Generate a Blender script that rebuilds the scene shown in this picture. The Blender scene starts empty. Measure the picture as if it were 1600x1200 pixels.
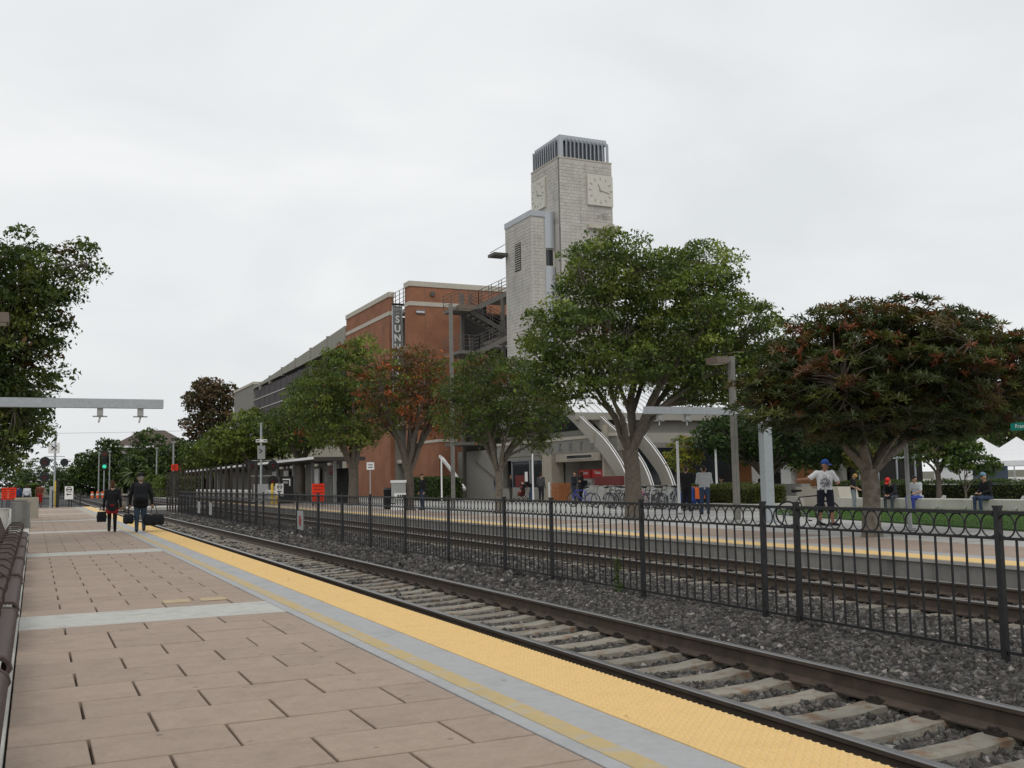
import bpy, math, random
import numpy as np
from mathutils import Matrix, Vector

R = math.radians
rng = np.random.default_rng(7)
random.seed(7)
SC = bpy.context.scene
COL = SC.collection

# ------------------------------------------------------------------ camera, sky, sun, exposure
CAM_H = 1.38
yaw, pit, rol = R(25.138), R(5.323), R(-1.098)
fw = Vector((math.sin(yaw)*math.cos(pit), math.cos(yaw)*math.cos(pit), math.sin(pit)))
rt = Vector((math.cos(yaw), -math.sin(yaw), 0)); up = rt.cross(fw)
r2 = rt*math.cos(rol) + up*math.sin(rol); u2 = up*math.cos(rol) - rt*math.sin(rol)
cd = bpy.data.cameras.new('camera'); cam = bpy.data.objects.new('camera', cd); COL.objects.link(cam)
cd.sensor_width = 36.0; cd.lens = 1590.4/1600*36; cd.clip_start = 0.05; cd.clip_end = 6000
cam.matrix_world = Matrix(((r2.x, u2.x, -fw.x, 0), (r2.y, u2.y, -fw.y, 0), (r2.z, u2.z, -fw.z, CAM_H), (0, 0, 0, 1)))
SC.camera = cam

SUN_EL, SUN_AZ = 52, 205        # azimuth measured clockwise from +y
W = bpy.data.worlds.new('World'); SC.world = W; W.use_nodes = True
nt = W.node_tree; N = nt.nodes; L = nt.links
bg = N['Background']; bg.inputs[1].default_value = 0.1
sky = N.new('ShaderNodeTexSky'); sky.sky_type = 'NISHITA'; sky.sun_disc = False
sky.sun_elevation = R(SUN_EL); sky.sun_rotation = R(SUN_AZ); sky.air_density = 1.5; sky.dust_density = 4
tc = N.new('ShaderNodeTexCoord'); mp = N.new('ShaderNodeMapping'); mp.inputs['Scale'].default_value = (1, 1, 2.6)
nz = N.new('ShaderNodeTexNoise'); nz.inputs['Scale'].default_value = 2.3; nz.inputs['Detail'].default_value = 5; nz.inputs['Roughness'].default_value = .5; nz.inputs['Distortion'].default_value = .6
L.new(tc.outputs['Generated'], mp.inputs[0]); L.new(mp.outputs[0], nz.inputs[0])
cr = N.new('ShaderNodeValToRGB')
cr.color_ramp.elements[0].position = .3; cr.color_ramp.elements[0].color = (.745, .77, .79, 1)
cr.color_ramp.elements[1].position = .66; cr.color_ramp.elements[1].color = (.90, .91, .915, 1)
L.new(nz.outputs[0], cr.inputs[0])
vm = N.new('ShaderNodeVectorMath'); vm.operation = 'SCALE'; vm.inputs[3].default_value = 10.4
L.new(cr.outputs[0], vm.inputs[0])
mx = N.new('ShaderNodeMixRGB'); mx.inputs[0].default_value = .94      # thick cloud deck over the clear sky
L.new(sky.outputs[0], mx.inputs[1]); L.new(vm.outputs[0], mx.inputs[2]); L.new(mx.outputs[0], bg.inputs[0])
sd = bpy.data.lights.new('sun', 'SUN'); sd.energy = 0.7; sd.angle = R(25); sd.color = (1, .96, .9)
so = bpy.data.objects.new('sun', sd); COL.objects.link(so)
az, el = R(SUN_AZ), R(SUN_EL)
sdir = Vector((math.sin(az)*math.cos(el), math.cos(az)*math.cos(el), math.sin(el)))
so.rotation_euler = (-sdir).to_track_quat('-Z', 'Y').to_euler(); so.location = sdir*50
vs = SC.view_settings; vs.view_transform = 'Standard'; vs.look = 'None'; vs.exposure = 0.0; vs.gamma = 1.0; vs.use_curve_mapping = False
SC.cycles.max_bounces = 6; SC.cycles.diffuse_bounces = 3; SC.cycles.glossy_bounces = 3; SC.cycles.transmission_bounces = 3; SC.cycles.transparent_max_bounces = 6
SC.cycles.use_denoising = True

# ------------------------------------------------------------------ materials
MATS = {}
def _base(name):
    m = bpy.data.materials.new(name); m.use_nodes = True
    return m, m.node_tree.nodes, m.node_tree.links, m.node_tree.nodes['Principled BSDF']

def mat(name, col, rough=.8, metal=0, var=.14, scale=6, bump=0, bscale=60, ovar=0, spec=.3, stain=0, sscale=1.2, emit=0, streak=0, col2=None, c2t=.58, spots=0):
    if name in MATS: return MATS[name]
    m, n, l, p = _base(name)
    p.inputs['Roughness'].default_value = rough; p.inputs['Metallic'].default_value = metal
    p.inputs['Specular IOR Level'].default_value = spec
    g = n.new('ShaderNodeNewGeometry')
    t = n.new('ShaderNodeTexNoise'); t.inputs['Scale'].default_value = scale; t.inputs['Detail'].default_value = 6; t.inputs['Roughness'].default_value = .62
    l.new(g.outputs['Position'], t.inputs[0])
    mr = n.new('ShaderNodeMapRange'); mr.inputs[1].default_value = .25; mr.inputs[2].default_value = .75
    mr.inputs[3].default_value = 1-var; mr.inputs[4].default_value = 1+var
    l.new(t.outputs[0], mr.inputs[0]); fac = mr.outputs[0]
    def mul(a, b):
        q = n.new('ShaderNodeMath'); q.operation = 'MULTIPLY'; l.new(a, q.inputs[0]); l.new(b, q.inputs[1]); return q.outputs[0]
    if ovar:
        oi = n.new('ShaderNodeObjectInfo'); m2 = n.new('ShaderNodeMapRange'); m2.inputs[3].default_value = 1-ovar; m2.inputs[4].default_value = 1+ovar
        l.new(oi.outputs['Random'], m2.inputs[0]); fac = mul(fac, m2.outputs[0])
    if stain:
        t2 = n.new('ShaderNodeTexNoise'); t2.inputs['Scale'].default_value = sscale; t2.inputs['Detail'].default_value = 8; t2.inputs['Roughness'].default_value = .7
        l.new(g.outputs['Position'], t2.inputs[0])
        m3 = n.new('ShaderNodeMapRange'); m3.inputs[1].default_value = .5; m3.inputs[2].default_value = .72; m3.inputs[3].default_value = 1; m3.inputs[4].default_value = 1-stain
        l.new(t2.outputs[0], m3.inputs[0]); fac = mul(fac, m3.outputs[0])
    if spots:
        vo = n.new('ShaderNodeTexVoronoi'); vo.inputs['Scale'].default_value = spots; vo.inputs['Randomness'].default_value = 1; l.new(g.outputs['Position'], vo.inputs[0])
        m6 = n.new('ShaderNodeMapRange'); m6.inputs[1].default_value = .05; m6.inputs[2].default_value = .075; m6.inputs[3].default_value = .62; m6.inputs[4].default_value = 1; l.new(vo.outputs['Distance'], m6.inputs[0]); fac = mul(fac, m6.outputs[0])
    if streak:
        mp_ = n.new('ShaderNodeMapping'); mp_.inputs['Scale'].default_value = (3, 3, .12); l.new(g.outputs['Position'], mp_.inputs[0])
        t3 = n.new('ShaderNodeTexNoise'); t3.inputs['Scale'].default_value = 1.5; t3.inputs['Detail'].default_value = 5; l.new(mp_.outputs[0], t3.inputs[0])
        m4 = n.new('ShaderNodeMapRange'); m4.inputs[1].default_value = .45; m4.inputs[2].default_value = .75; m4.inputs[3].default_value = 1; m4.inputs[4].default_value = 1-streak
        l.new(t3.outputs[0], m4.inputs[0]); fac = mul(fac, m4.outputs[0])
    src = None
    if col2:
        t5 = n.new('ShaderNodeTexNoise'); t5.inputs['Scale'].default_value = sscale*2.3; t5.inputs['Detail'].default_value = 7; l.new(g.outputs['Position'], t5.inputs[0])
        m5 = n.new('ShaderNodeMapRange'); m5.inputs[1].default_value = c2t-.08; m5.inputs[2].default_value = c2t+.08; l.new(t5.outputs[0], m5.inputs[0])
        mc = n.new('ShaderNodeMixRGB'); mc.inputs[1].default_value = (*col, 1); mc.inputs[2].default_value = (*col2, 1); l.new(m5.outputs[0], mc.inputs[0]); src = mc.outputs[0]
    v = n.new('ShaderNodeVectorMath'); v.operation = 'SCALE'
    if src: l.new(src, v.inputs[0])
    else: v.inputs[0].default_value = col
    l.new(fac, v.inputs[3]); l.new(v.outputs[0], p.inputs['Base Color'])
    if bump:
        t4 = n.new('ShaderNodeTexNoise'); t4.inputs['Scale'].default_value = bscale; t4.inputs['Detail'].default_value = 5
        l.new(g.outputs['Position'], t4.inputs[0])
        b = n.new('ShaderNodeBump'); b.inputs['Strength'].default_value = bump; b.inputs['Distance'].default_value = .02
        l.new(t4.outputs[0], b.inputs['Height']); l.new(b.outputs[0], p.inputs['Normal'])
    if emit:
        p.inputs['Emission Color'].default_value = (*col, 1); p.inputs['Emission Strength'].default_value = emit
    MATS[name] = m; return m

def brick_mat(name, c1, c2, mortar, bw, bh, ms=.012, rough=.85, bump=.3):
    m, n, l, p = _base(name); p.inputs['Roughness'].default_value = rough; p.inputs['Specular IOR Level'].default_value = .2
    g = n.new('ShaderNodeNewGeometry'); s = n.new('ShaderNodeSeparateXYZ'); l.new(g.outputs['Position'], s.inputs[0])
    a = n.new('ShaderNodeMath'); a.operation = 'ADD'; l.new(s.outputs[0], a.inputs[0]); l.new(s.outputs[1], a.inputs[1])
    c = n.new('ShaderNodeCombineXYZ'); l.new(a.outputs[0], c.inputs[0]); l.new(s.outputs[2], c.inputs[1])
    b = n.new('ShaderNodeTexBrick'); b.inputs['Scale'].default_value = 1; b.inputs['Brick Width'].default_value = bw; b.inputs['Row Height'].default_value = bh
    b.inputs['Mortar Size'].default_value = ms; b.inputs['Mortar Smooth'].default_value = .3; b.inputs['Bias'].default_value = 0
    b.inputs['Color1'].default_value = (*c1, 1); b.inputs['Color2'].default_value = (*c2, 1); b.inputs['Mortar'].default_value = (*mortar, 1)
    l.new(c.outputs[0], b.inputs[0])
    t = n.new('ShaderNodeTexNoise'); t.inputs['Scale'].default_value = .7; t.inputs['Detail'].default_value = 7; l.new(g.outputs['Position'], t.inputs[0])
    mr = n.new('ShaderNodeMapRange'); mr.inputs[1].default_value = .3; mr.inputs[2].default_value = .7; mr.inputs[3].default_value = .82; mr.inputs[4].default_value = 1.12
    l.new(t.outputs[0], mr.inputs[0])
    v = n.new('ShaderNodeVectorMath'); v.operation = 'SCALE'; l.new(b.outputs[0], v.inputs[0]); l.new(mr.outputs[0], v.inputs[3]); l.new(v.outputs[0], p.inputs['Base Color'])
    bp = n.new('ShaderNodeBump'); bp.inputs['Strength'].default_value = bump; bp.inputs['Distance'].default_value = .01; bp.invert = True
    l.new(b.outputs[1], bp.inputs['Height']); l.new(bp.outputs[0], p.inputs['Normal'])
    MATS[name] = m; return m

def leaf_mat(name='leaf', rough=.5, trans=.30):
    if name in MATS: return MATS[name]
    m, n, l, p = _base(name); p.inputs['Roughness'].default_value = rough; p.inputs['Specular IOR Level'].default_value = .35
    a = n.new('ShaderNodeAttribute'); a.attribute_name = 'tint'; l.new(a.outputs['Color'], p.inputs['Base Color'])
    tr = n.new('ShaderNodeBsdfTranslucent'); v = n.new('ShaderNodeVectorMath'); v.operation = 'MULTIPLY'; v.inputs[1].default_value = (1.2, 1.35, .6)
    l.new(a.outputs['Color'], v.inputs[0]); l.new(v.outputs[0], tr.inputs[0])
    ms = n.new('ShaderNodeMixShader'); ms.inputs[0].default_value = trans
    l.new(p.outputs[0], ms.inputs[1]); l.new(tr.outputs[0], ms.inputs[2]); l.new(ms.outputs[0], n['Material Output'].inputs[0])
    MATS[name] = m; return m

def attr_mat(name, rough=.9, bump=0, spec=.2):
    m, n, l, p = _base(name); p.inputs['Roughness'].default_value = rough; p.inputs['Specular IOR Level'].default_value = spec
    a = n.new('ShaderNodeAttribute'); a.attribute_name = 'tint'; l.new(a.outputs['Color'], p.inputs['Base Color']); MATS[name] = m; return m

def glass_mat(name, col=(.02, .024, .028), rough=.08):
    m, n, l, p = _base(name); p.inputs['Base Color'].default_value = (*col, 1); p.inputs['Roughness'].default_value = rough; p.inputs['Specular IOR Level'].default_value = .6
    MATS[name] = m; return m

M = {}
M['paver'] = mat('paver', (.345, .268, .212), .85, var=.10, scale=30, bump=.16, bscale=160, ovar=.045, stain=.16, sscale=3.2, col2=(.328, .252, .198), c2t=.5, spots=3.2)
M['paver_far'] = mat('paver_far', (.34, .262, .21), .85, var=.12, scale=3, stain=.2)
M['band'] = mat('band_concrete', (.46, .455, .42), .85, var=.12, scale=9, bump=.12, bscale=90, stain=.26, sscale=2.6, spots=3.5)
M['edge'] = mat('edge_concrete', (.365, .368, .37), .75, var=.09, scale=11, bump=.1, bscale=120, stain=.2, sscale=1.6, spots=2.7)
M['worn_paint'] = mat('worn_yellow_paint', (.40, .37, .31), .8, var=.06, scale=12, stain=.1, col2=(.47, .36, .18), c2t=.42, sscale=2.2)
M['tactile'] = mat('tactile_yellow', (.72, .50, .215), .65, var=.05, scale=40, stain=.10, sscale=5, bump=.05, ovar=.05, spots=2.2)
M['joint'] = mat('joint_dirt', (.055, .048, .042), .95, var=.3, scale=30)
M['concrete'] = mat('concrete', (.36, .35, .325), .85, var=.12, scale=2.5, bump=.1, stain=.25)
M['pale_concrete'] = mat('pale_concrete', (.50, .485, .44), .85, var=.10, scale=2.5, bump=.1, stain=.16)
M['dark_concrete'] = mat('dark_concrete', (.20, .195, .18), .9, var=.22, scale=2.5, bump=.2, stain=.4, streak=.35)
M['face_concrete'] = mat('platform_face_concrete', (.235, .228, .212), .9, var=.2, scale=2, bump=.2, stain=.4, streak=.3)
M['sidewalk'] = mat('sidewalk_concrete', (.43, .425, .405), .85, var=.08, scale=1.5, stain=.14, sscale=.5)
M['asphalt'] = mat('asphalt', (.065, .065, .066), .9, var=.2, scale=4, bump=.2)
M['earth'] = mat('ground_earth', (.11, .10, .075), .95, var=.3, scale=.3, col2=(.06, .085, .03), sscale=.08)
M['ballast_bed'] = mat('ballast_bed', (.060, .056, .052), .95, var=.55, scale=28, bump=1.0, bscale=26)
M['rail_side'] = mat('rail_rust', (.082, .062, .047), .8, var=.3, scale=6, stain=.3, streak=.2)
M['rail_top'] = mat('rail_polished', (.25, .245, .24), .36, metal=1, var=.1, scale=5)
M['tie'] = mat('tie_concrete', (.25, .23, .19), .9, var=.3, scale=7, bump=.4, bscale=60, stain=.5, sscale=3.5, ovar=.16, col2=(.19, .125, .08), c2t=.6)
M['clip'] = mat('clip_steel', (.035, .028, .024), .8, var=.3)
M['black_iron'] = mat('black_iron', (.017, .0175, .019), .5, var=.35, scale=9, spec=.4, bump=.1, bscale=80, col2=(.035, .028, .024), c2t=.66, sscale=4)
M['dark_post'] = mat('dark_brown_post', (.040, .033, .030), .75, var=.2)
M['galv'] = mat('galvanised_steel', (.40, .43, .45), .5, metal=.35, var=.12, scale=14)
M['grey_pole'] = mat('grey_pole', (.36, .37, .36), .55, var=.1, metal=.2)
M['lamp_pole'] = mat('weathered_lamp_pole', (.215, .205, .185), .8, var=.15, scale=5, streak=.2)
M['lamp_box'] = mat('lamp_box', (.16, .125, .10), .6, var=.1)
M['brick'] = brick_mat('red_brick', (.310, .132, .072), (.262, .108, .060), (.30, .175, .12), .203, .068, .008)
M['stone'] = mat('stone_trim', (.50, .46, .39), .85, var=.08, scale=2, stain=.12)
M['cmu'] = mat('concrete_block', (.51, .487, .45), .9, var=.12, scale=2.2, bump=.15, bscale=50, ovar=.06, stain=.2, sscale=.8, streak=.16)
M['cmu_core'] = mat('block_mortar', (.485, .462, .427), .92, var=.08, scale=5)
M['zinc'] = mat('zinc_cladding', (.43, .455, .485), .5, metal=.25, var=.05, scale=1)
M['louvre'] = mat('louvre_metal', (.30, .325, .36), .45, metal=.3, var=.08)
M['clock'] = mat('clock_face', (.58, .56, .50), .7, var=.05)
M['bronze'] = mat('bronze_hand', (.38, .36, .325), .5, metal=.3, var=.1)
M['glass'] = glass_mat('dark_glass')
M['parapet'] = mat('parapet_concrete', (.30, .29, .245), .9, var=.08, scale=.8, streak=.15)
M['screen'] = mat('garage_screen', (.062, .052, .055), .7, var=.22, scale=.6)
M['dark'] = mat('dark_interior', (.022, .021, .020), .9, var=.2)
M['stair_grey'] = mat('stair_grey', (.145, .135, .12), .7, var=.12)
M['steel_dark'] = mat('stair_steel', (.10, .092, .085), .6, var=.15)
M['sign_grey'] = mat('sign_panel_grey', (.205, .21, .22), .5, metal=.2, var=.06)
M['white'] = mat('white_paint', (.80, .80, .79), .5, var=.04)
M['white_roof'] = mat('white_metal_roof', (.80, .815, .82), .45, metal=.1, var=.03, scale=1)
M['beige'] = mat('beige_stucco', (.36, .325, .265), .9, var=.08, scale=2, stain=.12)
M['grey_wall'] = mat('grey_plaster', (.245, .232, .205), .9, var=.08, scale=1.6, stain=.15)
M['rib'] = mat('canopy_rib', (.31, .292, .255), .8, var=.06, scale=2)
M['red'] = mat('red_panel', (.42, .022, .022), .5, var=.06)
M['maroon'] = mat('maroon_panel', (.13, .024, .022), .5, var=.08)
M['orange_sign'] = mat('orange_red_sign', (.88, .045, .012), .45, var=.05)
M['orange'] = mat('construction_orange', (.85, .17, .04), .5, var=.06)
M['wood'] = mat('wood_planks', (.30, .115, .045), .65, var=.2, scale=7)
M['tan_panel'] = mat('tan_panel', (.38, .17, .075), .7, var=.12)
M['black'] = mat('black_cloth', (.011, .011, .013), .85, var=.2)
M['yellow'] = mat('yellow_bollard', (.72, .50, .06), .5, var=.06)
M['bench'] = mat('bench_brown', (.058, .037, .031), .5, var=.12, scale=10, spec=.4)
M['bark'] = mat('bark_grey', (.125, .105, .085), .95, var=.35, scale=9, bump=.5, bscale=28)
M['bark_pale'] = mat('bark_pale', (.175, .15, .122), .95, var=.45, scale=9, bump=.6, bscale=24, stain=.5, sscale=6)
M['leaf'] = leaf_mat('leaf'); M['leaf_gloss'] = leaf_mat('leaf_gloss', .45, .24)
M['stone_tint'] = attr_mat('ballast_stone', .9)
M['canvas'] = mat('tent_canvas', (.82, .83, .84), .7, var=.03)
M['tyre'] = mat('tyre_rubber', (.015, .015, .016), .8, var=.1)
M['alu'] = mat('bike_alloy', (.45, .46, .47), .35, metal=.8, var=.05)
M['skin'] = mat('skin', (.46, .26, .17), .6, var=.05)
M['grass_base'] = mat('lawn_soil', (.052, .105, .022), .95, var=.25, scale=3)

def cmat(name, c, rough=.85, var=.16): return mat(name, c, rough, var=var, scale=11, bump=.9, bscale=13)

# ------------------------------------------------------------------ mesh helpers
class MB:
    def __init__(s): s.v = []; s.f = []; s.m = []
    def add(s, vs, fs, m=0):
        b = len(s.v); s.v += [tuple(p) for p in vs]; s.f += [tuple(b+i for i in f) for f in fs]; s.m += [m]*len(fs); return s
    def box(s, x0, x1, y0, y1, z0, z1, m=0):
        return s.add([(x0,y0,z0),(x1,y0,z0),(x1,y1,z0),(x0,y1,z0),(x0,y0,z1),(x1,y0,z1),(x1,y1,z1),(x0,y1,z1)],
              [(0,3,2,1),(4,5,6,7),(0,1,5,4),(1,2,6,5),(2,3,7,6),(3,0,4,7)], m)
    def bbox(s, x0, x1, y0, y1, z0, z1, c=.008, m=0):      # top edges chamfered
        a = [(x0,y0,z0),(x1,y0,z0),(x1,y1,z0),(x0,y1,z0)]
        b = [(x0,y0,z1-c),(x1,y0,z1-c),(x1,y1,z1-c),(x0,y1,z1-c)]
        d = [(x0+c,y0+c,z1),(x1-c,y0+c,z1),(x1-c,y1-c,z1),(x0+c,y1-c,z1)]
        f = [(3,2,1,0),(8,9,10,11)]
        for i in range(4):
            j = (i+1) % 4; f += [(i,j,4+j,4+i),(4+i,4+j,8+j,8+i)]
        return s.add(a+b+d, f, m)
    def obox(s, p, q, w, h, m=0, upv=(0,0,1)):              # bar from p to q, w wide, h high
        p = Vector(p); q = Vector(q); d = (q-p).normalized(); u = Vector(upv)
        if abs(d.dot(u)) > .98: u = Vector((1,0,0))
        x = d.cross(u).normalized()*w/2; z = x.cross(d).normalized()*h/2
        vs = [p-x-z,p+x-z,p+x+z,p-x+z,q-x-z,q+x-z,q+x+z,q-x+z]
        return s.add(vs, [(3,2,1,0),(4,5,6,7),(0,1,5,4),(1,2,6,5),(2,3,7,6),(3,0,4,7)], m)
    def cyl(s, p, q, r0, r1=None, n=8, m=0, cap=True):
        r1 = r0 if r1 is None else r1; p = Vector(p); q = Vector(q); d = (q-p).normalized()
        a = d.orthogonal().normalized(); b = d.cross(a); vs = []
        for k in range(n):
            t = 2*math.pi*k/n; o = a*math.cos(t)+b*math.sin(t); vs += [p+o*r0, q+o*r1]
        fs = [(2*k, 2*((k+1)%n), 2*((k+1)%n)+1, 2*k+1) for k in range(n)]
        if cap: fs += [tuple(2*k for k in reversed(range(n))), tuple(2*k+1 for k in range(n))]
        return s.add(vs, fs, m)
    def tube(s, path, rad, n=6, m=0, closed=False):
        P = [Vector(p) for p in path]; K = len(P); rad = rad if hasattr(rad, '__len__') else [rad]*K
        vs = []; prev = None
        for i in range(K):
            d = ((P[(i+1)%K]-P[i-1]) if closed else (P[min(i+1,K-1)]-P[max(i-1,0)])).normalized()
            if prev is None: a = d.orthogonal().normalized()
            else:
                a = prev - d*prev.dot(d); a = a.normalized() if a.length > 1e-6 else d.orthogonal().normalized()
            prev = a; b = d.cross(a)
            for k in range(n):
                t = 2*math.pi*k/n; vs.append(P[i]+(a*math.cos(t)+b*math.sin(t))*rad[i])
        fs = []
        for i in range(K if closed else K-1):
            j = (i+1) % K
            for k in range(n): fs.append((i*n+k, i*n+(k+1)%n, j*n+(k+1)%n, j*n+k))
        if not closed: fs += [tuple(reversed(range(n))), tuple((K-1)*n+k for k in range(n))]
        return s.add(vs, fs, m)
    def prism(s, poly, o, u, v, w, m=0):                    # 2d polygon in (u,v) at o, extruded along w
        o = Vector(o); u = Vector(u); v = Vector(v); w = Vector(w); n = len(poly)
        a = [o+u*p[0]+v*p[1] for p in poly]; b = [p+w for p in a]
        return s.add(a+b, [tuple(range(n)), tuple(reversed(range(n, 2*n)))]+[(i, n+i, n+(i+1)%n, (i+1)%n) for i in range(n)], m)
    def ball(s, c, rx, ry, rz, nu=10, nv=7, m=0):
        vs = [(c[0], c[1], c[2]-rz)]
        for j in range(1, nv):
            t = -math.pi/2+math.pi*j/nv
            for i in range(nu):
                a = 2*math.pi*i/nu; vs.append((c[0]+rx*math.cos(t)*math.cos(a), c[1]+ry*math.cos(t)*math.sin(a), c[2]+rz*math.sin(t)))
        vs.append((c[0], c[1], c[2]+rz)); fs = [(0, 1+(i+1)%nu, 1+i) for i in range(nu)]
        for j in range(nv-2):
            for i in range(nu): fs.append((1+j*nu+i, 1+j*nu+(i+1)%nu, 1+(j+1)*nu+(i+1)%nu, 1+(j+1)*nu+i))
        t = len(vs)-1; fs += [(t, 1+(nv-2)*nu+i, 1+(nv-2)*nu+(i+1)%nu) for i in range(nu)]
        return s.add(vs, fs, m)
    def mesh(s, name, mats, smooth=False):
        me = bpy.data.meshes.new(name); me.from_pydata(s.v, [], s.f)
        mats = mats if isinstance(mats, (list, tuple)) else [mats]
        for q in mats: me.materials.append(q)
        if len(mats) > 1: me.polygons.foreach_set('material_index', s.m)
        import bmesh
        bm = bmesh.new(); bm.from_mesh(me); bmesh.ops.recalc_face_normals(bm, faces=bm.faces); bm.to_mesh(me); bm.free()
        if smooth:
            me.polygons.foreach_set('use_smooth', [True]*len(me.polygons))
            try: me.set_sharp_from_angle(angle=R(42))
            except Exception: pass
        me.update(); return me
    def build(s, name, mats, parent=None, smooth=False, world=False, loc=(0,0,0)):
        return link(name, s.mesh(name, mats, smooth), parent, world, loc)

def link(name, me, parent=None, world=False, loc=(0,0,0)):
    o = bpy.data.objects.new(name, me); COL.objects.link(o); o.location = loc
    if parent is not None:
        o.parent = parent
        if world: o.location = -parent.location
    return o
def tag(o, label=None, cat=None, group=None, kind=None):
    if label: o['label'] = label
    if cat: o['category'] = cat
    if group: o['group'] = group
    if kind: o['kind'] = kind
    return o
def thing(name, label, cat, loc=(0,0,0), rz=0, group=None):
    o = bpy.data.objects.new(name, None); COL.objects.link(o); o.location = loc; o.rotation_euler = (0, 0, rz); o.empty_display_size = .2
    return tag(o, label, cat, group)
def copy_tree(o, parent=None):
    c = o.copy(); COL.objects.link(c)
    if parent is not None: c.parent = parent
    for ch in list(o.children): copy_tree(ch, c)
    return c
def np_mesh(name, V, F, mats, tint=None, parent=None, smooth=False, world=False):
    V = np.asarray(V, np.float32).reshape(-1, 3); F = np.asarray(F, np.int32); k = F.shape[1]; nf = len(F)
    me = bpy.data.meshes.new(name); me.vertices.add(len(V)); me.vertices.foreach_set('co', V.ravel())
    me.loops.add(nf*k); me.loops.foreach_set('vertex_index', F.ravel()); me.polygons.add(nf)
    me.polygons.foreach_set('loop_start', np.arange(0, nf*k, k, dtype=np.int32)); me.polygons.foreach_set('loop_total', np.full(nf, k, np.int32))
    me.materials.append(mats)
    if tint is not None:
        a = me.attributes.new('tint', 'FLOAT_COLOR', 'POINT'); t = np.ones((len(V), 4), np.float32); t[:, :3] = tint; a.data.foreach_set('color', t.ravel())
    me.update(calc_edges=True); me.validate()
    if smooth: me.polygons.foreach_set('use_smooth', np.ones(nf, bool))
    return link(name, me, parent, world)
def text(name, body, size, mats, parent, loc, rot, ext=.01, align='CENTER', world=True, bold=0, sx=1):
    c = bpy.data.curves.new(name, 'FONT'); c.body = body; c.size = size; c.extrude = ext; c.align_x = align; c.align_y = 'CENTER'; c.offset = bold; c.resolution_u = 3
    o = bpy.data.objects.new(name, c); COL.objects.link(o)
    me = bpy.data.meshes.new_from_object(o.evaluated_get(bpy.context.evaluated_depsgraph_get())); bpy.data.objects.remove(o)
    me.materials.clear(); me.materials.append(mats)
    q = link(name, me, parent); q.rotation_euler = rot; q.scale = (sx, 1, 1)
    q.location = Vector(loc)-(parent.location if (parent and world) else Vector((0,0,0)))
    return q
FACE_Y = (R(90), 0, 0)            # text read by someone looking along +y
FACE_X = (R(90), 0, R(-90))       # text read by someone looking along +x

# ================================================================== THE SETTING
# ground to the horizon
g = MB().add([(-3000,-3000,-.6),(3000,-3000,-.6),(3000,3000,-.6),(-3000,3000,-.6)], [(0,1,2,3)]).build('ground', M['earth']); tag(g, kind='structure')

PY0, PY1 = -4.0, 78.0            # near platform along the track
PX = 3.66
plat = MB().box(-7, PX-.03, PY0, PY1, -.62, -.062).build('platform', M['joint']); tag(plat, kind='structure')
MB().box(-7, -.28, PY0, PY1, -.1, -.004).build('bench_strip', M['concrete'], plat)
MB().bbox(-.275, -.115, PY0, PY1, -.1, .001).build('curb_strip', M['pale_concrete'], plat)
MB().box(PX-.029, PX-.006, PY0, PY1, -.62, -.07).build('edge_face', M['dark_concrete'], plat)
BANDS = [11.75+11.65*k for k in range(-1, 6)]
ROW = .55; PL = .735
meshes = {}
def paver_mesh(w):
    k = round(w, 3)
    if k not in meshes:
        meshes[k] = MB().bbox(-w/2, w/2, -ROW/2+.0105, ROW/2-.0105, -.055, 0, .005).mesh('paver', M['paver'])
    return meshes[k]
slots = []
prev = PY0
for b in BANDS+[PY1+.56]:
    y0, y1 = prev, b-.56
    if y1 > y0+.3:
        n = max(1, round((y1-y0)/ROW)); rh = (y1-y0)/n
        for r in range(n):
            yc = y0+(r+.5)*rh; odd = int(round((yc-5.13)/ROW)) % 2
            xs = [-.11]+[x for x in ((.30, 1.035, 1.77) if odd else (.665, 1.40, 2.135))]+[2.5]
            for a, c in zip(xs[:-1], xs[1:]): slots.append((yc, rh, a, c))
    prev = b+.56
slots.sort(key=lambda s: abs(s[0]-4.5) if s[0] > 4 else 60+abs(s[0]))
rest = MB()
for i, (yc, rh, a, c) in enumerate(slots):
    w = c-a-.017
    if i < 300:
        o = link('paver', paver_mesh(w), plat, loc=((a+c)/2, yc, random.uniform(-.002, .002)))
        o.rotation_euler = (random.gauss(0, .0022), random.gauss(0, .0022), random.gauss(0, .0025)); o.scale = (1, rh/ROW, 1)
    else:
        rest.bbox(a+.008, c-.008, yc-rh/2+.003, yc+rh/2-.003, -.055, random.uniform(-.002, .002), .005)
tag(rest.build('more_pavers', M['paver'], plat), kind='stuff')
bm_ = MB().bbox(-.11, 2.5, -.552, .552, -.055, .0015, .006).mesh('concrete_band', M['band'])
for b in BANDS: link('concrete_band', bm_, plat, loc=(0, b, 0))
segs = [-.9-3] + [b for b in BANDS]+[PY1]
ys = sorted([PY0]+[11.75+11.65*k/2 for k in range(-2, 12)]+[PY1]); ys = [y for y in ys if PY0 <= y <= PY1]
for y0, y1 in zip(ys[:-1], ys[1:]):
    if y1-y0 < .05: continue
    MB().bbox(2.508, 3.068, y0+.003, y1-.003, -.055, 0, .004).build('edge_slab', M['edge'], plat)
MB().box(2.61, 2.755, PY0+.02, PY1-.02, .0005, .0035).build('painted_line', M['worn_paint'], plat)
tl = 11.65/4; k0 = 11.75-tl*5
y = k0
while y < PY1:
    if y > PY0: MB().bbox(3.072, PX, y+.003, min(y+tl, PY1)-.003, -.07, .006, .004).build('tactile_tile', M['tactile'], plat)
    y += tl
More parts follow.
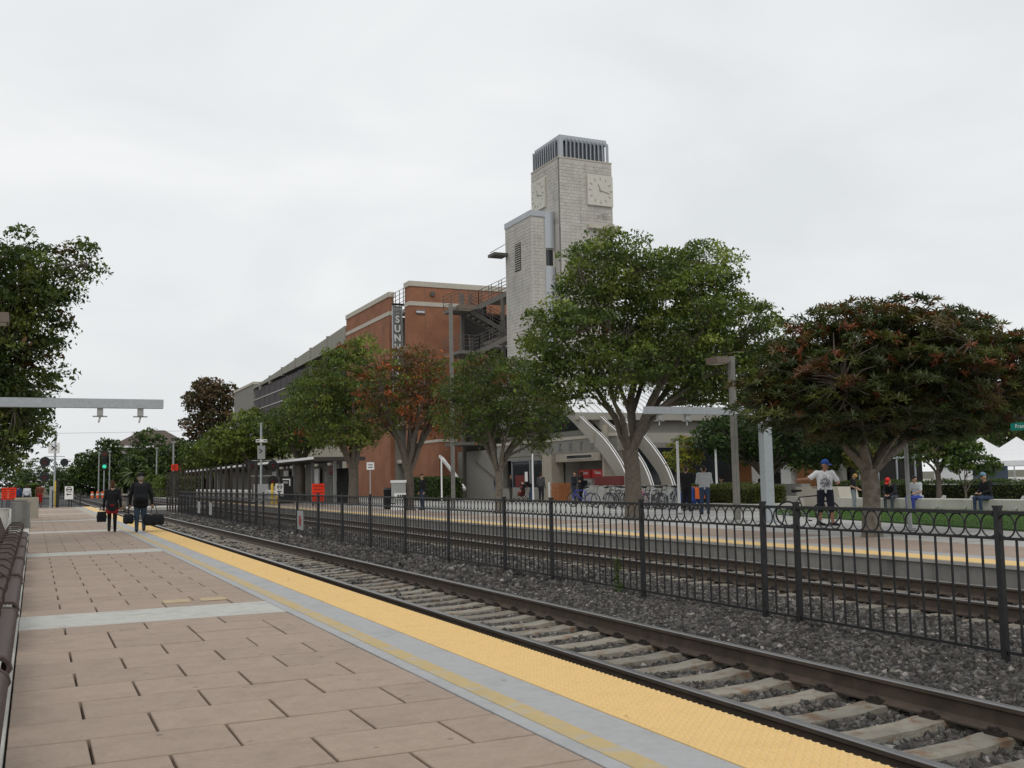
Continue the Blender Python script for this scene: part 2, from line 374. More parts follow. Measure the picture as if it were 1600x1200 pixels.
# truncated domes
bx = np.arange(3.1, PX-.02, .0585); by = np.concatenate([np.arange(2.0, 24, .0585), np.arange(24, 40, .0585)])
gx, gy = np.meshgrid(bx, by); C = np.stack([gx.ravel(), gy.ravel(), np.full(gx.size, .006)], 1); n6 = 8
an = np.arange(n6)*2*np.pi/n6
ring = np.concatenate([np.stack([np.cos(an)*.018, np.sin(an)*.018, an*0], 1), np.stack([np.cos(an)*.010, np.sin(an)*.010, an*0+.0125], 1)])
V = (C[:, None, :]+ring[None]).reshape(-1, 3); base = np.arange(len(C))[:, None]*2*n6
Fq = np.concatenate([base+np.array([i, (i+1) % n6, n6+(i+1) % n6, n6+i]) for i in range(n6)]+[base+np.array([n6, n6+1, n6+2, n6+3]), base+np.array([n6, n6+3, n6+4, n6+7]), base+np.array([n6+4, n6+5, n6+6, n6+7])])
tag(np_mesh('tactile_domes', V, Fq, M['tactile'], parent=plat), kind='stuff')
# stencilled worn mark on the pavers near the second band
for dx in (0, .42):
    MB().box(1.42+dx, 1.72+dx, 12.72, 13.05, .0025, .004).build('worn_stencil', mat('worn_stencil_paint', (.42, .32, .22), .85, var=.1, col2=(.46, .36, .2), c2t=.5, sscale=6), plat)

# path and yard beyond and beside the near platform
tag(MB().box(-40, -7.01, -40, 150, -.62, -.12).build('yard', M['asphalt']), kind='structure')
tag(MB().box(-7, 3.5, PY1+.01, 150, -.62, -.13).build('path', M['asphalt']), kind='structure')

# trackbed
def bedz(x): return np.interp(x, [3.6, 6.05, 6.4, 9.6, 10.25, 12.1, 12.9], [-.475, -.475, -.42, -.40, -.455, -.475, -.45])
xs = np.linspace(3.55, 12.95, 40); V = []; F = []
for yy in (-30, 20, 60, 150, 600):
    for x in xs: V.append((x, yy, bedz(x)))
for j in range(4):
    for i in range(39): a = j*40+i; F.append((a, a+1, a+41, a+40))
tb = np_mesh('trackbed', V, F, M['ballast_bed']); tag(tb, kind='structure')

# ballast stones
def stones(n, x0, x1, y0, y1, s0, s1, skip=None):
    x = rng.uniform(x0, x1, n); y = y0+(y1-y0)*rng.random(n)
    if skip is not None:
        k = ~skip(x, y); x, y = x[k], y[k]
    n = len(x); s = rng.uniform(s0, s1, n)
    cube = np.array([(i, j, k) for i in (-1, 1) for j in (-1, 1) for k in (-1, 1)], float)
    P = cube[None]*np.array([1, .8, .62])*rng.uniform(.75, 1.25, (n, 1, 3)) + rng.normal(0, .22, (n, 8, 3))
    q = rng.normal(size=(n, 4)); q /= np.linalg.norm(q, axis=1)[:, None]; w, a, b, c = q.T
    Rm = np.stack([np.stack([1-2*(b*b+c*c), 2*(a*b-c*w), 2*(a*c+b*w)], 1), np.stack([2*(a*b+c*w), 1-2*(a*a+c*c), 2*(b*c-a*w)], 1), np.stack([2*(a*c-b*w), 2*(b*c+a*w), 1-2*(a*a+b*b)], 1)], 1)
    P = np.einsum('nij,nkj->nki', Rm, P)*s[:, None, None]
    z = bedz(x)+rng.uniform(-.3, .55, n)*s + .012*np.sin(x*5+y*1.7)+.01*np.sin(y*3.1-x*2)
    P += np.stack([x, y, z], 1)[:, None]
    tone = rng.choice([.5, .85, 1.25, 1.9, 3.4], n, p=[.3, .32, .23, .13, .02])*rng.uniform(.85, 1.15, n)
    hue = np.array([.084, .078, .072])*(1+rng.normal(0, .025, (n, 3)))
    T = np.repeat(hue*tone[:, None], 8, axis=0)
    f = np.array([(0,1,3,2),(4,6,7,5),(0,4,5,1),(2,3,7,6),(0,2,6,4),(1,5,7,3)])
    return P.reshape(-1, 3), (np.arange(n)[:, None, None]*8+f[None]).reshape(-1, 4), T
TIE = .548; TIE0 = 5.02*1.0 - 12*TIE
def on_tie(x, y):
    ph = ((y-TIE0)/TIE) % 1; d = np.minimum(ph, 1-ph)*TIE
    return ((np.abs(x-5.245) < 1.27) & (d < .125)) | ((np.abs(x-11.165) < 1.27) & (d < .125))
parts = [stones(80000, 3.68, 10.3, 2.5, 15, .014, .031, on_tie), stones(24000, 3.7, 12.8, 15, 34, .026, .048, on_tie), stones(7000, 10.3, 12.8, 7, 15, .022, .04, on_tie), stones(12000, 3.7, 12.8, 34, 66, .04, .065, on_tie)]
# loose stones that spill over the ties
V = np.concatenate([p[0] for p in parts]); T = np.concatenate([p[2] for p in parts]); off = 0; Fs = []
for p in parts: Fs.append(p[1]+off); off += len(p[0])
bal = np_mesh('ballast', V, np.concatenate(Fs), M['stone_tint'], T)
tag(bal, 'dark grey crushed stone ballast covering the trackbed', 'ballast', kind='stuff')

# tracks
def rail_mesh(y0, y1):
    pr = [(-.075,0),(.075,0),(.075,.012),(.018,.03),(.009,.045),(.009,.135),(.034,.15),(.036,.178),(.027,.186),(-.027,.186),(-.036,.178),(-.034,.15),(-.009,.135),(-.009,.045),(-.018,.03),(-.075,.012)]
    mb = MB(); n = len(pr); st = [y0, 8, 14, 22, 35, 60, 120, y1]; v = [(p[0], yy, p[1]) for yy in st for p in pr]
    mb.v = v
    for j in range(len(st)-1):
        for i in range(n):
            k = (i+1) % n; mb.f.append((j*n+i, j*n+k, (j+1)*n+k, (j+1)*n+i)); mb.m.append(1 if i in (7, 8, 9) else 0)
    mb.f += [tuple(reversed(range(n))), tuple((len(st)-1)*n+i for i in range(n))]; mb.m += [0, 0]
    return mb.mesh('rail', [M['rail_side'], M['rail_top']])
rm = rail_mesh(-20, 500)
def tie_mesh():
    mb = MB(); st = [(-1.27, -.012), (-.95, 0), (-.6, 0), (-.42, -.022), (0, -.034), (.42, -.022), (.6, 0), (.95, 0), (1.27, -.012)]
    for x, z in st: mb.v += [(x, -.145, -.2), (x, .145, -.2), (x, .115, z), (x, .1, z+.008), (x, -.1, z+.008), (x, -.115, z)]
    for j in range(len(st)-1):
        for i in range(6): k = (i+1) % 6; mb.f.append((j*6+i, j*6+k, j*6+6+k, j*6+6+i)); mb.m.append(0)
    mb.f += [(0,1,2,3,4,5), tuple(48+i for i in (5,4,3,2,1,0))]; mb.m += [0, 0]
    return mb.mesh('tie', M['tie'])
tm = tie_mesh()
cm = {}
for s in (-1, 1):
    cc = MB().box(*(sorted((s*.06, s*.125))), -.07, .07, .0, .03)
    cc.tube([(s*.07,-.05,.015),(s*.12,-.04,.06),(s*.13,.02,.05),(s*.085,.05,.045),(s*.06,.02,.015)], .012, 5)
    cm[s] = cc.mesh('rail_clip', M['clip'])
for cx, lab in ((5.245, 'near railway track with two rails on concrete ties beside the yellow strip'), (11.165, 'far railway track behind the black ring-topped fence')):
    t = thing('railway_track', lab, 'track', (cx, 0, 0))
    for s in (-1, 1): link('rail', rm, t, loc=(s*.752, 0, -.396))
    k = 0
    while TIE0+k*TIE < 72:
        yy = TIE0+k*TIE
        if yy > 1.0:
            o = link('tie', tm, t, loc=(random.uniform(-.02, .02), yy+random.uniform(-.012, .012), -.404)); o.rotation_euler = (0, 0, random.gauss(0, .008))
            if yy < (24 if cx < 8 else 15):
                for s in (-1, 1):
                    for e in (-1, 1): link('rail_clip', cm[e], o, loc=(s*.752, 0, .008))
        k += 1
# pedestrian crossing panels
cw = MB()
for x0, x1 in ((3.7, 4.38), (4.62, 5.87), (6.1, 10.3), (10.54, 11.8), (12.03, 12.85)):
    cw.box(x0, x1, 79.2, 83.5, -.4, -.2)
tag(cw.build('crossing', M['pale_concrete']), kind='structure')

# far platform and plaza
fp = MB().box(12.87, 27.2, -30, 130, -.6, -.012).build('far_platform', M['sidewalk']); tag(fp, kind='structure')
MB().box(12.84, 12.869, -30, 130, -.6, -.02).build('platform_face', M['face_concrete'], fp)
MB().box(12.80, 12.88, -30, 130, -.06, -.008).build('nosing', M['concrete'], fp)
for k in range(-4, 24): MB().bbox(12.84, 13.42, k*4+.004, k*4+3.996, -.06, .004, .004).build('tactile_tile', M['tactile'], fp)
MB().box(13.43, 13.95, -30, 130, -.1, -.002).build('edge_strip', M['edge'], fp)
MB().box(13.955, 16.0, -30, 130, -.1, .0).build('paver_strip', M['paver_far'], fp)
for k in range(-2, 9): MB().box(13.96, 15.99, 8+k*9.3-.3, 8+k*9.3+.3, -.05, .004).build('concrete_band', M['band'], fp)
jn = MB()
for k in range(-6, 40): jn.box(16.02, 27, k*2.4-.006, k*2.4+.006, -.03, -.0085)
tag(jn.build('pavement_joints', M['joint'], fp), kind='stuff')
tag(MB().box(27.21, 160, -60, 130, -.6, -.02).build('plaza', M['sidewalk']), kind='structure')
tag(MB().box(-120, 160, 178, 196, -.58, -.2).build('road', M['asphalt']), kind='structure')

# ------------------------------------------------------------------ ornamental fence between the tracks
FX = 8.17; ZB = -.42
POSTS = [3.95, 6.78, 9.58, 10.2, 12.98, 15.91, 17.87, 20.8, 23.65, 26.48, 29.25, 32.06, 34.9, 37.75, 40.6, 43.4, 46.2, 49, 51.9, 54.8, 57.7, 60.6, 63.5, 66.4]
fence = thing('iron_fence', 'black iron fence with a row of rings under its top rail', 'fence', (FX, 0, 0))
pm = MB().box(-.028, .028, -.028, .028, ZB-.1, 1.02).box(-.034, .034, -.034, .034, 1.02, 1.045).mesh('post', M['black_iron'])
tilt = {10.2: .02, 6.78: .012}
for y in POSTS:
    o = link('post', pm, fence, loc=(0, y, 0))
    o.rotation_euler = (random.gauss(0, .004), tilt.get(y, random.gauss(0, .003)), 0)
pick = []; rings = []
for a, b in zip(POSTS[:-1], POSTS[1:]):
    for z0, z1, w, nm in ((.962, .996, .02, 'top_rail'), (.728, .754, .016, 'middle_rail'), (-.315, -.285, .016, 'bottom_rail')):
        MB().box(-w, w, a+.035, b-.035, z0, z1).build(nm, M['black_iron'], fence)
    n = round((b-a)/.186); d = (b-a)/n
    pick += [a+d*i for i in range(1, n)]; rings += [a+d*(i+.5) for i in range(n)]
pkm = MB().box(-.0085, .0085, -.0085, .0085, -.287, .737).mesh('picket', M['black_iron'])
rgm = MB().tube([(0, .091*math.cos(t), .1075*math.sin(t)) for t in np.arange(24)*2*math.pi/24], .0085, 5, closed=True).mesh('ring', M['black_iron'], True)
st = MB()
for i, y in enumerate(pick):
    if i < 300: link('picket', pkm, fence, loc=(0, y+random.gauss(0, .003), 0)).rotation_euler = (random.gauss(0, .006), random.gauss(0, .003), 0)
    else: st.box(-.0085, .0085, y-.0085, y+.0085, -.287, .737)
for i, y in enumerate(rings):
    if i < 300: link('ring', rgm, fence, loc=(0, y, .858))
    else: st.tube([(0, y+.091*math.cos(t), .858+.1075*math.sin(t)) for t in np.arange(16)*2*math.pi/16], .0085, 4, closed=True)
tag(st.build('far_fence_bars', M['black_iron'], fence), kind='stuff')
# tall dark posts that carry on the fence line
tp = MB().box(-.05, .05, -.05, .05, -.45, 2.28).box(-.06, .06, -.06, .06, 2.28, 2.32).mesh('post', M['dark_post'])
tall = thing('tall_post_row', 'row of tall dark square posts behind the far end of the ring fence', 'posts', (8.45, 0, 0))
y = 43.5
while y < 76: link('post', tp, tall, loc=(0, y, 0)); y += 1.5
MB().box(-.03, .03, 43.5, 75.5, .52, .62).build('rail', M['dark_post'], tall)
# small notice plates hung on the fence
for y, z, lab in ((34.2, .12, 'pale square notice with a red ring hung on the iron fence'), (53.5, .15, 'blank grey plate on the fence below the tall posts, right of two'), (57.5, .15, 'blank grey plate on the fence below the tall posts, left of two')):
    t = thing('notice_plate', lab, 'sign', (FX-.06, y, z))
    MB().box(-.006, .006, -.42, .42, -.3, .33).build('panel', M['grey_pole'], t)
    if y < 40:
        MB().tube([(-.012, .12*math.cos(a), .17*math.sin(a)) for a in np.arange(16)*2*math.pi/16], .014, 5, closed=True).build('red_ring', M['red'], t)
        MB().obox((-.012, -.08, .12), (-.012, .08, -.12), .012, .03).build('red_bar', M['red'], t)

# ================================================================== BUILDINGS
# ---- clock tower
tw = thing('clock_tower', 'tall concrete block tower with square clock faces and louvred metal crown', 'tower', (30.4, 55.5, 0))
TX0, TX1, TY0, TY1, TZ = 28.6, 32.36, 53.68, 57.43, 20.95
MB().box(TX0, TX1, TY0, TY1, 0, TZ).build('shaft', M['cmu_core'], tw, world=True)
MB().box(27.0, 28.59, 54.4, 58.14, 4.8, 17.3).build('stair_shaft', M['cmu_core'], tw, world=True)
BW, BH, PR = .405, .203, .016
blk = {}
def block(w):
    k = round(w, 2)
    if k not in blk:
        mb = MB(); c = .008; h = BH/2-.006; v0 = [(-w/2, 0, -h), (w/2, 0, -h), (w/2, 0, h), (-w/2, 0, h)]
        v1 = [(-w/2+c, -PR, -h+c), (w/2-c, -PR, -h+c), (w/2-c, -PR, h-c), (-w/2+c, -PR, h-c)]
        mb.add(v0+v1, [(4, 5, 6, 7)]+[(i, (i+1) % 4, 4+(i+1) % 4, 4+i) for i in range(4)]); blk[k] = mb.mesh('block', M['cmu'])
    return blk[k]
blist = []
def block_wall(o, u, rz, width, z0, z1, holes=()):
    r = 0; z = z0
    while z+BH <= z1+.01:
        s = -BW/2 if r % 2 else 0.0
        while s < width-.05:
            a, b = max(s, 0), min(s+BW, width)
            if b-a > .12 and not any(a < h[1]-.02 and b > h[0]+.02 and z < h[3]-.02 and z+BH > h[2]+.02 for h in holes):
                blist.append((o[0]+u[0]*(a+b)/2, o[1]+u[1]*(a+b)/2, z+BH/2, rz, b-a-.012))
            s += BW
        z += BH; r += 1
block_wall((TX0+.04, TY0), (1, 0), 0, TX1-TX0-.06, 9.0, TZ-.05, [(1.9, 3.8, 18.1, 20.12), (1.87, 3.8, 16.6, 17.0), (2.65, 3.8, 9, 16.7)])
block_wall((TX0, TY1), (0, -1), R(-90), TY1-TY0-.06, 16.9, TZ-.05, [(0, 2.26, 18.1, 20.34)])
block_wall((27.0, 58.12), (0, -1), R(-90), 3.7, 8.0, 17.3, [(1.4, 2.25, 14.25, 16.0)])
block_wall((27.02, 54.4), (1, 0), 0, .88, 8.0, 17.3)
blist.sort(key=lambda b: -b[2])
stf = MB()
for i, (x, y, z, rz, w) in enumerate(blist):
    me = block(w)
    if i < 300:
        o = link('block', me, tw); o.location = Vector((x, y, z))-tw.location; o.rotation_euler = (0, 0, rz)
    else:
        mw = Matrix.Translation((x, y, z)) @ Matrix.Rotation(rz, 4, 'Z')
        stf.add([mw @ v.co for v in me.vertices], [tuple(p.vertices) for p in me.polygons])
tag(stf.build('more_blocks', M['cmu'], tw, world=True), kind='stuff')
MB().box(TX0-.03, TX1+.03, TY0-.03, TY1+.03, TZ-.03, TZ+.05).build('coping', M['stone'], tw, world=True)
# crown of fins
MB().box(28.95, 32.0, 54.0, 57.1, TZ+.05, 22.2).build('crown_core', mat('crown_shade', (.13, .14, .16), .6), tw, world=True)
MB().box(28.8, 32.12, 53.82, 57.28, 22.08, 22.44).build('crown_cap', M['zinc'], tw, world=True)
MB().box(28.76, 29.02, 53.78, 54.04, TZ+.04, 22.1).build('corner_panel', M['zinc'], tw, world=True)
fm = MB().box(-.018, .018, 0, .42, 0, 1.22).mesh('louvre_fin', M['louvre']); fe = MB().box(-.024, .024, -.012, 0, 0, 1.22).mesh('fin_edge', M['zinc'])
for k in range(11):
    o = link('louvre_fin', fm, tw, loc=Vector((29.16+k*.283, 53.66, TZ+.06))-tw.location); o.rotation_euler = (0, 0, R(-50)); link('fin_edge', fe, o)
for k in range(11):
    o = link('louvre_fin', fm, tw, loc=Vector((28.64, 54.2+k*.30, TZ+.06))-tw.location); o.rotation_euler = (0, 0, R(-90+22)); link('fin_edge', fe, o)
# clocks: the panel, twelve marks, two hands
def clock(o, rz):
    c = MB().box(-.9, .9, -.14, -.02, -.96, .96).build('clock_face', M['clock'], tw); c.location = Vector(o)-tw.location; c.rotation_euler = (0, 0, rz)
    for k in range(12):
        a = R(30*k); p = (math.sin(a)*.66, math.cos(a)*.66); q = (math.sin(a)*.83, math.cos(a)*.83)
        MB().obox((p[0], -.15, p[1]), (q[0], -.15, q[1]), .03, .05, upv=(0, 1, 0)).build('hour_mark', M['bronze'], c)
    for a, r_, w in ((R(-22), .42, .055), (R(103), .66, .04)):
        MB().obox((-math.sin(a)*.1, -.165, -math.cos(a)*.1), (math.sin(a)*r_, -.165, math.cos(a)*r_), .02, w, upv=(0, 1, 0)).build('clock_hand', M['bronze'], c)
    MB().cyl((0, -.14, 0), (0, -.19, 0), .05, n=10).build('clock_hub', M['bronze'], c)
clock((31.44, TY0, 19.1), 0)
clock((TX0, 56.3, 19.22), R(-90))
MB().box(30.5, 32.62, 53.4, 53.9, 16.66, 16.92).build('ledge', M['stone'], tw, world=True)
MB().box(31.3, 32.3, 53.66, 53.7, 10, 16.65).build('tan_panel', M['beige'], tw, world=True)
MB().box(TX0-.012, TX0+.06, TY0-.012, TY0+.06, 9, TZ-.05).build('corner_joint', M['dark_concrete'], tw, world=True)
b = MB(); b.obox((31.25, 53.6, 17.5), (31.55, 53.5, 17.62), .05, .05); b.obox((31.55, 53.5, 17.62), (31.95, 53.45, 17.64), .05, .05); b.obox((31.5, 53.5, 17.5), (31.75, 53.42, 17.58), .04, .04)
b.obox((31.6, 53.68, 17.6), (31.6, 53.48, 17.6), .03, .03).build('bird_ornament', M['bronze'], tw, world=True)
# zinc strip, window and coping of the stair shaft
z = MB(); n = 6
cv = [(27.92+.62*k/n, 54.36-.14*math.sin(math.pi*k/n*.9)) for k in range(n+1)]
for z0, z1 in ((4.8, 14.22), (15.36, 17.66)):
    for (xa, ya), (xb, yb) in zip(cv[:-1], cv[1:]): z.add([(xa, ya, z0), (xb, yb, z0), (xb, yb, z1), (xa, ya, z1)], [(0, 1, 2, 3)])
    z.add([(x, y, z1) for x, y in cv]+[(28.6, 54.6, z1), (27.9, 54.6, z1)], [tuple(range(n+3))])
z.build('zinc_strip', M['zinc'], tw, world=True)
w_ = MB().box(27.93, 28.52, 54.42, 54.5, 14.22, 15.36).build('window', M['zinc'], tw, world=True)
MB().box(27.98, 28.46, 54.395, 54.415, 14.3, 15.28).build('pane', M['glass'], w_)
MB().box(26.96, 28.6, 54.34, 58.18, 17.302, 17.66).build('zinc_coping', M['zinc'], tw, world=True)
v = MB().box(26.985, 27.02, 55.87, 56.72, 14.25, 16.0).build('vent', M['dark'], tw, world=True)
for k in range(12): MB().obox((26.95, 55.9, 14.34+k*.14), (26.95, 56.69, 14.34+k*.14), .06, .05).build('vent_slat', M['cmu'], v)
aw = MB().box(26.0, 26.98, 57.7, 58.7, 15.5, 15.68).build('awning', M['steel_dark'], tw, world=True)
MB().obox((25.95, 58.2, 15.72), (26.99, 58.2, 16.35), .04, .04).build('awning_brace', M['steel_dark'], aw)

# ---- parking garage with brick end
pg = thing('parking_garage', 'long multi-storey parking garage with red brick end and dark screened decks', 'building', (27, 95, 0))
def gp(nm, m, *b, **k):
    mb = MB()
    for q in b: mb.box(*q)
    return mb.build(nm, m, k.get('parent') or pg, world=not k.get('parent'))
gp('brick_wall', M['brick'], (27, 27.4, 81.8, 95.0, 0, 17.0)); gp('stone_cap', M['stone'], (26.93, 27.47, 81.74, 95.06, 17.0, 17.42)); gp('inner_decks', M['grey_wall'], (27.41, 60, 81.85, 95.0, 0, 15.3))
gp('stone_band', M['stone'], (26.955, 27.02, 81.77, 95.03, 15.42, 15.76)); gp('end_band', M['stone'], (27.02, 27.38, 81.755, 81.795, 15.42, 15.76))
gp('brick_tower', M['brick'], (27, 31.6, 76.6, 77.8, 0, 17.0)); gp('lintel_wall', M['brick'], (31.602, 42, 76.6, 77.8, 15.1, 17.0))
gp('stone_cap', M['stone'], (26.93, 42.05, 76.53, 77.87, 17.0, 17.42)); gp('stone_band', M['stone'], (26.955, 31.65, 76.555, 77.845, 15.42, 15.76))
gp('recess_ceiling', M['dark'], (31.65, 42, 77.81, 79.5, 15.11, 15.3)); gp('stair_recess', M['dark'], (31.65, 42, 79.2, 79.5, 0, 15.1)); gp('recess_side', M['brick'], (31.602, 31.7, 77.81, 79.2, 0, 15.1))
for k in range(1, 5): gp('deck_edge', M['concrete'], (31.7, 42, 77.4, 79.2, 3.2*k-.3, 3.2*k+.1))
for y_ in (83.5, 92.0): gp('control_joint', M['steel_dark'], (26.99, 27.0, y_-.012, y_+.012, 0, 15.4))
gp('control_joint', M['steel_dark'], (28.3, 28.325, 76.59, 76.6, 0, 15.4)); gp('control_joint', M['steel_dark'], (28.3, 28.325, 76.59, 76.6, 15.8, 17.0)); gp('control_joint', M['steel_dark'], (27.02, 31.6, 76.59, 76.6, 10.9, 10.93))
MB().cyl((28.93, 76.62, 16.45), (28.93, 76.45, 16.45), .2, n=14).build('round_vent', M['steel_dark'], pg, world=True)
lb = gp('wall_lamp', M['sign_grey'], (27.5, 28.25, 76.48, 76.597, 14.78, 15.06)); gp('lamp_lens', M['white'], (27.53, 28.22, 76.46, 76.478, 14.86, 14.95), parent=lb); bpy.context.view_layer.update(); 
for ch in lb.children: ch.location = (0, 0, 0)
# slot between the two brick parts
gp('slot_glazing', M['glass'], (29.5, 29.6, 77.8, 81.8, 0, 15.6))
for k in range(1, 6): gp('slot_floor', M['stone'], (27.6, 29.5, 77.81, 81.79, 3.13*k-.28, 3.13*k+.02))
for z_ in (16.1, 16.45, 16.8, 17.15): gp('slot_rail', M['steel_dark'], (27.15, 27.18, 77.82, 81.78, z_, z_+.03))
for y_ in (78.6, 79.6, 80.6, 81.5): gp('rail_post', M['steel_dark'], (27.14, 27.19, y_-.03, y_+.03, 15.67, 17.2))
# open decks behind screens
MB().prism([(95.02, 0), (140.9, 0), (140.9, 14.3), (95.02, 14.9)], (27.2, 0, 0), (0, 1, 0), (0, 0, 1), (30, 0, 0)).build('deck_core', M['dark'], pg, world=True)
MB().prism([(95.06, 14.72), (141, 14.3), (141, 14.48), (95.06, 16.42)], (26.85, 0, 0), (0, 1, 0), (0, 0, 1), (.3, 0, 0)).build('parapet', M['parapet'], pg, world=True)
MB().prism([(95.06, 13.2), (100.5, 13.2), (100.5, 13.5), (95.06, 13.6)], (26.9, 0, 0), (0, 1, 0), (0, 0, 1), (.3, 0, 0)).build('deck_edge', M['concrete'], pg, world=True)
for y_ in (101.5, 108.6, 115.7, 122.8, 129.9, 136): 
    zt = 16.42+(y_-95)*(14.48-16.42)/46; gp('parapet_post', M['parapet'], (26.78, 27.2, y_-.25, y_+.25, zt-.9, zt+.12))
for k in range(8): gp('column', M['concrete'], (27.15, 27.5, 95.2+k*6.5, 95.65+k*6.5, 0, 14.2))
LV = [5.6, 7.1, 8.55, 9.95, 11.35, 12.75, 14.15]
sm_ = MB().box(27.02, 27.07, -1.52, 1.52, 0, 1.24).mesh('screen_panel', M['screen'])
for j, z_ in enumerate(LV[:-1]):
    gp('screen_sill', M['pale_concrete'], (26.97, 27.12, 95.1, 140.95, z_-.055, z_+.055))
    for k in range(14):
        yc = 97.0+k*3.2
        if j == 5 and k < 2: continue
        o = link('screen_panel', sm_, pg); o.location = Vector((0, yc, z_+.08))-pg.location
gp('base_wall', M['beige'], (27.0, 27.3, 95.1, 140.9, 3.6, 5.5))
for k in range(9): gp('base_pier', M['beige'], (26.98, 27.4, 95.3+k*5.6, 96.5+k*5.6, 0, 3.59))
gp('end_block', M['grey_wall'], (27, 45, 141.02, 156.2, 0, 15.0)); gp('end_coping', M['stone'], (26.9, 45, 140.96, 156.3, 15.0, 15.35))
# low brick front at the pavement
gp('low_brick_wall', M['brick'], (27.0, 28.5, 70.5, 76.55, 0, 4.2)); gp('low_wall_cap', M['stone'], (26.95, 28.5, 70.45, 76.55, 4.2, 4.4))

# ---- vertical blade sign
sg = thing('blade_sign', 'tall grey vertical sign with white letters between brick walls', 'sign', (26.9, 79.45, 0))
MB().box(26.5, 27.3, 79.4, 79.5, 7.2, 15.8).build('panel', M['sign_grey'], sg, world=True)
for x_ in (26.47, 27.26): MB().box(x_, x_+.07, 79.37, 79.53, 7.15, 15.85).build('edge_trim', M['zinc'], sg, world=True)
MB().box(26.45, 27.75, 79.3, 79.5, 15.86, 16.02).build('top_bracket', M['black_iron'], sg, world=True)
text('lettering', 'CITY', .30, M['clock'], sg, (26.9, 79.385, 15.5), FACE_Y, .01)
text('lettering', 'OF', .24, M['clock'], sg, (26.9, 79.385, 15.18), FACE_Y, .01)
for k, ch in enumerate('SUNNYVALE'): text('letter', ch, .82, M['white'], sg, (26.9, 79.37, 14.66-k*.782), FACE_Y, .03, bold=.018, sx=.95)

# ---- outside steel stair between the brick tower and the clock tower
ss = thing('steel_stair', 'dark steel zigzag stair between brick garage and clock tower', 'stair', (29, 66.5, 0))
def flight(x0, z0, x1, z1, ya, yb):
    n = max(4, int(abs(z1-z0)/.19)); mb = MB()
    for i in range(n):
        t = (i+.5)/n; mb.box(x0+(x1-x0)*t-.15, x0+(x1-x0)*t+.15, ya, yb, z0+(z1-z0)*t-.03, z0+(z1-z0)*t+.02)
    mb.build('treads', M['steel_dark'], ss, world=True); s = MB()
    for y_ in (ya, yb): s.obox((x0, y_, z0-.08), (x1, y_, z1-.08), .06, .32)
    s.build('stringers', M['stair_grey'], ss, world=True); r_ = MB()
    for y_ in (ya, yb):
        for h in (.35, .6, .85, 1.1): r_.obox((x0, y_, z0+h), (x1, y_, z1+h), .03, .03)
        for i in range(5): t = i/4; r_.obox((x0+(x1-x0)*t, y_, z0+(z1-z0)*t), (x0+(x1-x0)*t, y_, z0+(z1-z0)*t+1.1), .04, .04)
    r_.build('railing', M['steel_dark'], ss, world=True)
def landing(x0, x1, ya, yb, z_):
    MB().box(x0, x1, ya, yb, z_-.22, z_).build('landing', M['stair_grey'], ss, world=True); r_ = MB()
    for h in (.35, .6, .85, 1.1):
        r_.obox((x0, ya, z_+h), (x1, ya, z_+h), .03, .03); r_.obox((x0, ya, z_+h), (x0, yb, z_+h), .03, .03)
    for p in ((x0, ya), (x0, (ya+yb)/2), (x0, yb), (x1, ya), ((x0+x1)/2, ya)): r_.obox((*p, z_), (*p, z_+1.1), .04, .04)
    r_.build('railing', M['steel_dark'], ss, world=True)
for zb in (4.0, 7.2, 10.4, 13.6): landing(26.7, 28.2, 65.4, 68.4, zb)
for zb in (4.0, 7.2, 10.4, 13.6): flight(28.2, zb, 31.4, zb+1.6, 65.4, 66.7)
for zb in (5.6, 8.8, 12.0): flight(31.4, zb, 28.2, zb+1.6, 67.0, 68.4)
for zb in (5.6, 8.8, 12.0, 15.2): MB().box(31.4, 33.2, 65.4, 72, zb-.22, zb).build('landing', M['stair_grey'], ss, world=True)
for p in ((28.2, 68.5), (31.5, 68.5), (31.5, 65.3)): MB().box(p[0]-.12, p[0]+.12, p[1]-.12, p[1]+.12, 0, 15).build('column', M['stair_grey'], ss, world=True)
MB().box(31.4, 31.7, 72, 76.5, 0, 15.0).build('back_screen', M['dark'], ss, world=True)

# ---- station hall under the curved canopy
sh = thing('station_hall', 'ticket hall under a white curved metal canopy with arched ribs', 'building', (28, 52, 0))
def hp(nm, m, *b, parent=None):
    mb = MB()
    for q in b: mb.box(*q)
    o = mb.build(nm, m, parent or sh, world=parent is None); return o
OUT = [(43.9, .75), (44.3, 1.5), (45.0, 2.3), (46.4, 3.4), (48.2, 4.35), (50.5, 5.6), (52.5, 6.4), (54.6, 6.95), (57, 7.15), (59.5, 6.95), (61.6, 6.4)]
INN = [(44.9, .75), (45.2, 1.4), (45.8, 1.95), (46.9, 2.8), (48.5, 3.75), (50.7, 5.0), (52.6, 5.8), (54.6, 6.35), (57, 6.55), (59.5, 6.35), (61.6, 5.8)]
def smooth_path(P):
    P = np.array(P, float); q = np.arange(len(P)); u = np.linspace(0, len(P)-1, (len(P)-1)*3+1); o = []
    for s in u:
        i = min(int(s), len(P)-2); f = s-i; a, b, c, d = P[max(i-1, 0)], P[i], P[i+1], P[min(i+2, len(P)-1)]
        o.append(tuple(.5*((2*b)+(-a+c)*f+(2*a-5*b+4*c-d)*f*f+(-a+3*b-3*c+d)*f**3)))
    return o
OUT = smooth_path(OUT); INN = smooth_path(INN)
